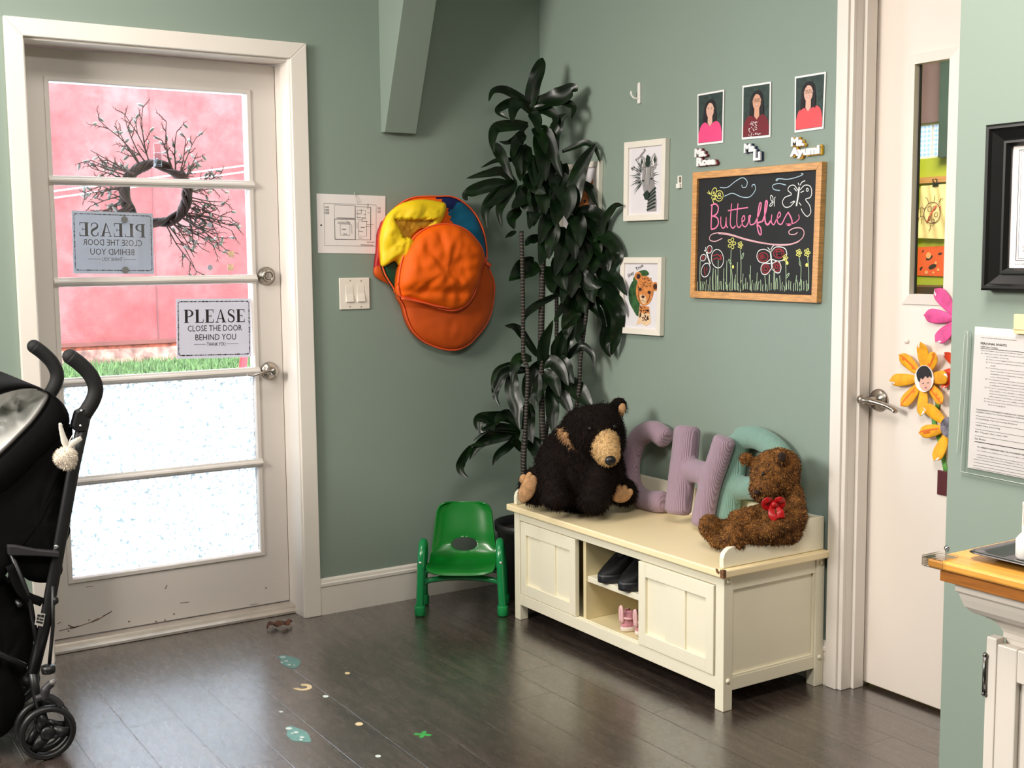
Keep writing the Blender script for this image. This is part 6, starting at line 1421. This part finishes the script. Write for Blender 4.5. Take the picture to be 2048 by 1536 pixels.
for a in ([(560, 520), (620, 600), (640, 700)], 60), ([(705, 700), (700, 570), (735, 470), (785, 430)], 70), ([(580, 540), (640, 560), (700, 720), (750, 850)], 70), ([(590, 560), (620, 720), (640, 880)], 90), ([(620, 660), (600, 780), (590, 930)], 90), ([(640, 820), (620, 960), (640, 1100)], 100), ([(680, 850), (740, 900), (790, 1000), (778, 1135)], 118, -.03, -.05, .1), ([(660, 700), (700, 820), (690, 960)], 90), ([(640, 960), (580, 1060), (560, 1180)], 90), ([(700, 1060), (640, 1150), (598, 1300)], 82), ([(600, 1250), (535, 1270), (503, 1312)], 46), ([(740, 1180), (745, 1330), (700, 1510)], 90), ([(660, 1100), (680, 1240), (660, 1400)], 90), ([(620, 1200), (630, 1320), (600, 1440)], 80), ([(700, 900), (720, 1040), (700, 1180)], 100), ([(560, 1410), (480, 1450), (400, 1525)], 90), ([(560, 960), (560, 1080), (530, 1200)], 80), ([(520, 820), (560, 900), (640, 960)], 90), ([(760, 760), (740, 860), (760, 960)], 80): L6('c', *a)
for a in ([(800, 1100), (830, 950), (880, 770), (972, 622)], 92, -.04, -.03, 0.), ([(750, 680), (850, 640), (910, 620), (970, 660), (1005, 757)], 36), ([(840, 1080), (940, 1080), (1012, 1140), (1010, 1220), (955, 1285)], 70), ([(1010, 1260), (1035, 1140), (1100, 1045), (1158, 1038)], 42), ([(940, 1200), (1040, 1250), (1110, 1330), (1115, 1400), (1070, 1495)], 74), ([(920, 1260), (960, 1400), (950, 1510)], 80), ([(850, 890), (930, 930), (992, 1055)], 56), ([(800, 1060), (860, 1180), (870, 1320)], 90), ([(840, 1150), (820, 1260), (840, 1400)], 90), ([(900, 1180), (960, 1250), (1010, 1360)], 80), ([(860, 1240), (900, 1350), (880, 1480)], 90), ([(800, 900), (820, 1000), (800, 1100)], 70), ([(780, 1280), (800, 1400), (780, 1500)], 90), ([(900, 1120), (960, 1180), (980, 1260)], 70), ([(840, 1300), (800, 1420), (760, 1500)], 70), ([(960, 1300), (1040, 1400), (1060, 1480)], 70): L6('d', *a)
for a in ([(740, -10), (770, 110), (760, 240)], 90), ([(680, -20), (690, 90), (730, 190)], 90), ([(800, 60), (870, 140), (960, 160)], 80), ([(940, 100), (1000, 200), (1070, 290), (1092, 352)], 60), ([(930, 230), (990, 400), (978, 520), (1005, 612)], 84), ([(960, 200), (1045, 330), (1040, 480), (1010, 600)], 70), ([(940, 80), (1040, 120), (1112, 225)], 60), ([(820, 180), (815, 260), (790, 310)], 70), ([(880, 150), (830, 240), (850, 340)], 70), ([(860, 260), (930, 320), (985, 420)], 50), ([(850, 60), (880, 160), (900, 270)], 90), ([(900, 40), (940, 150), (960, 260)], 80), ([(700, 60), (720, 160), (700, 280)], 60), ([(850, 200), (780, 300), (740, 400), (730, 500)], 90), ([(840, 330), (810, 430), (800, 520)], 60), ([(620, 40), (635, 140), (648, 212)], 70), ([(760, 180), (700, 300), (650, 390)], 40), ([(640, 150), (700, 200), (760, 170)], 60): L7('d', *a)
for a in ([(560, 40), (460, 70), (368, 132)], 84), ([(675, 215), (560, 270), (475, 340), (455, 405)], 40), ([(550, 600), (470, 480), (410, 420), (343, 412)], 46), ([(570, 690), (590, 520), (645, 375)], 60), ([(660, 620), (720, 500), (790, 350)], 92), ([(700, 640), (780, 570), (830, 540), (890, 590), (907, 675)], 42), ([(660, 620), (720, 680), (778, 775)], 84), ([(640, 750), (700, 840), (778, 985)], 76), ([(690, 730), (810, 830), (893, 928)], 92), ([(630, 780), (640, 950), (655, 1098)], 72), ([(510, 680), (530, 800), (540, 940)], 80), ([(510, 620), (430, 620), (400, 700), (395, 782)], 56), ([(470, 630), (310, 680), (270, 760), (275, 825)], 28), ([(500, 690), (360, 700), (300, 770), (285, 850), (312, 918)], 50), ([(400, 700), (390, 820), (425, 950), (442, 1070)], 72), ([(600, 700), (560, 800), (555, 900)], 70), ([(560, 640), (500, 720), (480, 830), (500, 900)], 60), ([(590, 700), (650, 760), (690, 860)], 70), ([(580, 660), (640, 640), (700, 700), (740, 790)], 70), ([(720, 640), (700, 560), (730, 440)], 60): L7('c', *a)
for a in ([(445, 1050), (360, 980), (250, 980), (180, 1000), (190, 1060), (225, 1072)], 60), ([(440, 1080), (340, 1050), (230, 1060), (145, 1135)], 42), ([(440, 1090), (300, 1090), (190, 1150), (120, 1255)], 60), ([(430, 1100), (300, 1120), (200, 1150), (120, 1168)], 40), ([(130, 1168), (72, 1260), (68, 1320), (114, 1367)], 46), ([(430, 1070), (380, 1150), (300, 1220), (268, 1290)], 46), ([(490, 900), (490, 1020), (520, 1150)], 70), ([(505, 1120), (550, 1200), (560, 1295)], 80), ([(450, 1195), (410, 1140), (375, 1150)], 40), ([(455, 1060), (470, 960), (500, 880)], 60), ([(270, 985), (260, 1030), (280, 1070)], 60), ([(380, 950), (310, 990), (290, 1040)], 50): L7('e', *a)
for k, v in CROWN.items():
    build(v, 'leaf_crown', LEAFM, plant, True, normals=False)
# ------------------------------------------------------------------ folding stroller by the glass door
SY0, SY1 = -.79, -.32
SF = mat('black_stroller_cloth', (7, 7, 8), .9, var=.15, scale=20, spec=.15); STB = mat('dark_frame_tube', (18, 18, 20), .42, var=.05); FOAM = mat('black_foam_grip', (14, 14, 15), .7, var=.1, scale=90, bump=.2, bscale=400); SILV = mat('silver_lining', (226, 226, 222), .36, .15, var=.12, scale=8, bump=.2, bscale=25, spec=.8); GBIND = mat('grey_binding', (88, 84, 82), .7); DKP = mat('dark_grey_plastic', (44, 42, 46), .5)
stl = thing('stroller', 'black folding stroller with silver lined hood and foam handles at the left edge', 'stroller', (-2.35, -.55, 0))
W_ = Vector((0, SY1-SY0, 0))
def sy(u, v, y=SY0): return on('y', y, u, v)
def sp(pts, y=SY0): return [sy(*q, y) for q in pts]
hp = smoothpath(sp([(140, 713), (160, 728), (180, 749), (191, 775), (186, 800), (168, 830)]), 6)
tubep = sp([(172, 822), (148, 930), (120, 1085), (92, 1240), (66, 1345)])
low = sp([(66, 1345), (72, 1385), (90, 1448)])
for s, off in ((0, Vector((0, 0, 0))), (1, W_)):
    build(MB().tube([p+off for p in hp], [.0205]*len(hp), 16).sph(hp[0]+off, .0205, 16, 8), 'handle_grip', FOAM, stl, True)
    build(MB().tube([p+off for p in tubep], .0125, 14, ((1, 0, 0), 1.35)), 'push_tube', STB, stl, True)
    j = sy(160, 836)+off
    jb = build(MB().prism([sy(*q)+off+Vector((0, -.018, 0)) for q in ((150, 822), (170, 812), (176, 830), (176, 850), (168, 862), (150, 862), (142, 852))], (0, .036, 0)), 'fold_joint', STB, stl, bevel=.004)
    build(MB().lathe(sy(160, 820)+off+Vector((0, -.018, 0)), NL, [(.004, 0), (.0035, .002), (0, .003)], 12).lathe(sy(158, 850)+off+Vector((0, -.018, 0)), NL, [(.004, 0), (.0035, .002), (0, .003)], 12), 'rivet', STEEL, jb, True)
    # cross-braced second leg running forward
    build(MB().tube([p+off+Vector((0, .018, 0)) for p in sp([(140, 848), (60, 930), (-40, 1030), (-200, 1200), (-330, 1400)])], .009, 12), 'front_leg', STB, stl, True)
    build(MB().tube([p+off for p in sp([(76, 1300), (60, 1200), (20, 1100)])], .007, 10), 'fold_strut', STB, stl, True)
    build(MB().tube([p+off+Vector((0, -.012, 0)) for p in sp([(104, 1170), (104, 1250), (96, 1335)])], .005, 8), 'lock_rod', STB, stl, True)
    build(MB().tube([p+off for p in low], .012, 12), 'wheel_fork', STB, stl, True)
    for dy in (-.030, .030):
        c = sy(90, 1457)+off+Vector((0, dy, 0)); r = .0745; c.z = r+.0005
        wh = build(MB().lathe(c+Vector((0, .011, 0)), NL, [(r-.016, .002), (r-.012, 0), (r-.004, .002), (r, .007), (r, .015), (r-.004, .020), (r-.012, .022), (r-.016, .020), (r-.016, .002)], 40), 'wheel', STB, stl, True)
        b = MB(); b.lathe(c+Vector((0, .011, 0)), NL, [(0, 0), (.017, 0), (.019, .004), (.019, .020), (.014, .024), (0, .025)], 24)
        for a in (1.9, 4.0, 6.1): 
            d_ = Vector((math.cos(a), 0, math.sin(a))); pp = Vector((-d_.z, 0, d_.x)); q_ = c
            b.hexa([q_+d_*.015-pp*.016+Vector((0, -.007, 0)), q_+d_*.015+pp*.016+Vector((0, -.007, 0)), q_+d_*.015+pp*.016+Vector((0, .007, 0)), q_+d_*.015-pp*.016+Vector((0, .007, 0)), q_+d_*(r-.014)-pp*.009+Vector((0, -.006, 0)), q_+d_*(r-.014)+pp*.009+Vector((0, -.006, 0)), q_+d_*(r-.014)+pp*.009+Vector((0, .006, 0)), q_+d_*(r-.014)-pp*.009+Vector((0, .006, 0))])
        build(b, 'hub_spokes', STB, wh, True)
    # front wheel, beyond the left edge of the view
    c = sy(-330, 1400)+off; c.z = .0645
    fwh = build(MB().lathe(c+Vector((0, .011, 0)), NL, [(0, 0), (.05, .002), (.06, 0), (.064, .006), (.064, .016), (.06, .022), (.05, .020), (0, .022)], 32), 'wheel', STB, stl, True)
# tyre guard and brake pedal
b = MB(); b.tube(smoothpath(sp([(72, 1398), (92, 1392), (112, 1400), (122, 1412)], SY0-.03)), .010, 10)
b.tube(smoothpath(sp([(88, 1398), (92, 1378), (104, 1366)], SY0-.03)), [.013]*7+[.011]*6, 10)
bp = build(b, 'brake_pedal', DKP, stl, True); build(MB().sph(sy(105, 1364, SY0-.035), .0085, 12, 8), 'pedal_tip', mat('grey_tip', (130, 128, 126), .4), bp, True)
build(MB().prism([sy(*q)+Vector((0, -.022, 0)) for q in ((12, 1087), (30, 1088), (70, 1096), (116, 1100), (116, 1112), (70, 1109), (14, 1108))], (0, .02, 0)), 'side_bar', DKP, stl, bevel=.004)
build(MB().lathe(sy(109, 1090)+Vector((0, -.023, 0)), NL, [(.006, 0), (.005, .002), (0, .003)], 12), 'rivet', STEEL, stl, True)
build(MB().tube(sp([(-200, 1268), (0, 1308), (50, 1332)]), .008, 10), 'lower_brace', STB, stl, True)
build(MB().tube([sy(64, 1345), sy(64, 1345)+W_], .008, 10).tube([sy(40, 1210)+Vector((0, 0, 0)), sy(40, 1210)+W_], .007, 10), 'cross_bar', STB, stl, True)
build(MB().lathe(sy(92, 1332)+Vector((0, -.03, 0)), (0, 0, 1), [(0, -.010), (.017, -.010), (.019, 0), (.017, .010), (0, .010)], 20), 'fold_latch', STB, stl, True)
build(MB().lathe(sy(100, 1200)+Vector((.004, -.012, 0)), (1, 0, 0), [(0, 0), (.010, 0), (.012, .006), (.008, .014), (0, .015)], 16), 'knob', STB, stl, True)
Ql = Quad([sy(71, 1223)+Vector((0, -.0175, 0)), sy(88, 1225)+Vector((0, -.0175, 0)), sy(83, 1250)+Vector((0, -.0175, 0)), sy(67, 1246)+Vector((0, -.0175, 0))], NL)
b = MB(); Ql.card(b, 0, th=.003); o = build(b, 'warning_label', mat('label_white', (190, 186, 180), .6), stl)
b = MB()
for k, (a0, c0, a1, c1) in enumerate(((.1, .72, .5, .9), (.55, .70, .9, .92), (.1, .45, .35, .66), (.42, .45, .9, .58), (.1, .2, .9, .36), (.4, .62, .52, .68))): Ql.poly(b, [(a0, c0), (a1, c0), (a1, c1), (a0, c1)], .0005)
build(b, 'label_print', BLK, o, normals=False)
# seat sling and rear pocket: soft black cloth spanning the two sides
def cloth(pts, y0, y1, name, mt, bulge=.02, parent=stl, sub=4, wr=.006):
    O = sp2(pts, sub, True); n = len(O); cu = sum(p[0] for p in O)/n; cv = sum(p[1] for p in O)/n; vs = []; fs = []; R = 7
    for sgn, y in ((-1, y0), (1, y1)):
        o0 = len(vs)
        for r in range(R+1):
            q = r/R
            for (u, v) in O:
                p = on('y', SY0, cu+(u-cu)*q, cv+(v-cv)*q); p.y = y
                p.y += sgn*(bulge*(1-q**3)+wr*noise.noise(Vector((u*q/25, v*q/25, sgn)))); vs.append(p)
        for r in range(R):
            for i in range(n): j = (i+1) % n; f = (o0+r*n+i, o0+r*n+j, o0+(r+1)*n+j, o0+(r+1)*n+i); fs.append(f)
    a, c = R*n, (R+1)*n+R*n
    fs += [(a+i, a+(i+1) % n, c+(i+1) % n, c+i) for i in range(n)]
    return build(MB().use(mt).add(vs, fs), name, None, parent, True)
cloth([(-90, 1000), (0, 960), (60, 905), (110, 862), (148, 858), (140, 940), (127, 1010), (136, 1042), (145, 1064), (135, 1090), (128, 1120), (127, 1150), (105, 1168), (60, 1164), (25, 1138), (0, 1170), (-90, 1230)], SY0+.02, SY1-.02, 'seat_sling', SF)
cloth([(-120, 1190), (-20, 1150), (20, 1172), (50, 1196), (76, 1240), (74, 1300), (66, 1345), (52, 1370), (56, 1420), (20, 1480), (-30, 1490), (-120, 1480)], SY0+.05, SY1-.03, 'storage_basket', SF)
build(MB().use(SF).tube(smoothpath(sp([(20, 1130), (45, 1185), (85, 1205)], SY0-.004)), .012, 8, (NL, .25)), 'strap', SF, stl, True)
# hood: bowed black band with grey binding, silver lining inside
out = sp2([(-90, 790), (-30, 772), (20, 766), (60, 768), (100, 785), (130, 812), (139, 845), (120, 876), (70, 928), (10, 984), (-90, 1060)], 4); inn = sp2([(-90, 815), (-30, 800), (10, 786), (45, 778), (75, 778), (94, 788), (88, 806), (66, 838), (38, 868), (0, 905), (-90, 985)], 4)
n = len(out); b = MB().use(SF)
rows = []
for f, y in ((0., SY0+.010), (.25, SY0-.012), (.75, SY0-.010), (1., SY0+.004)):
    rows.append([on('y', y, o_[0]+(i_[0]-o_[0])*f, o_[1]+(i_[1]-o_[1])*f) for o_, i_ in zip(out, inn)])
rows.append([p+W_ for p in [sy(*q) for q in out]]); rows.insert(0, rows.pop())
vs = [p for r in rows for p in r]
b.add(vs, [(j*n+i, j*n+i+1, (j+1)*n+i+1, (j+1)*n+i) for j in range(len(rows)-1) for i in range(n-1)])
me = evaluated(b, [('SOLIDIFY', dict(thickness=.003))], 'hood'); hood = place(me, 'hood', stl, True)
build(MB().tube([on('y', SY0-.004, *q) for q in inn[n//2-4:]], .0042, 8, (NL, .8)), 'edge_binding', GBIND, hood, True)
O = inn[:]; O = O+[(-95, 900)]; n = len(O); cu, cv = 15, 850; vs = []; R = 10
for r in range(R+1):
    q = r/R
    for (u, v) in O:
        uu, vv = cu+(u-cu)*q, cv+(v-cv)*q; p = sy(uu, vv); p.y = SY0+.004+.10*(1-q*q)+.05*noise.noise(Vector((uu/16, vv/24, 2)))*(1-q**3)*1.3; vs.append(p)
build(MB().use(SILV).add(vs, [(r*n+i, r*n+(i+1) % n, (r+1)*n+(i+1) % n, (r+1)*n+i) for r in range(R) for i in range(n)]), 'silver_lining', None, hood, True)
# white plush charm hanging from the handle joint
WPL = mat('white_plush', (226, 214, 198), .95, var=.06, scale=60, bump=.4, bscale=160); WRB = mat('white_ribbon', (226, 220, 210), .7)
c = sy(131, 914, SY0-.055); k = (c-CAM).dot(CF)/FPX
chm = thing('plush_charm', 'small white plush charm with ribbon ears hanging on the stroller frame', 'plush toy', c+Vector((0, 0, -.035)))
b = MB(); b.ell(c, (22*k, 0, 0), (0, 20*k, 0), (0, 0, 20*k)); b.ell(c+Vector((.004, -.006, -.014)), (15*k, 0, 0), (0, 14*k, 0), (0, 0, 14*k)); me = soft(b, .004, 3); me.materials.clear(); me.materials.append(WPL)
me = fur(me, 1800, .005, .0006, Vector((0, 0, -1)), .6, .7); place(me, 'body', chm)
b = MB(); b.tube(smoothpath(sp([(134, 898), (126, 872), (120, 848), (124, 852)], SY0-.05)), [.004, .006, .008, .009, .009, .008, .007, .007, .006, .006, .005, .004, .004, .003, .003, .003, .003, .003, .003], 8, (NL, .3)); build(b, 'ribbon', WRB, chm, True)
b = MB(); b.tube(sp([(134, 898), (146, 886), (163, 876)], SY0-.05), [.005, .009, .006], 8, (NL, .3)); b.tube(sp([(134, 898), (140, 880), (148, 866)], SY0-.035), .0015, 6); build(b, 'ribbon', WRB, chm, True)
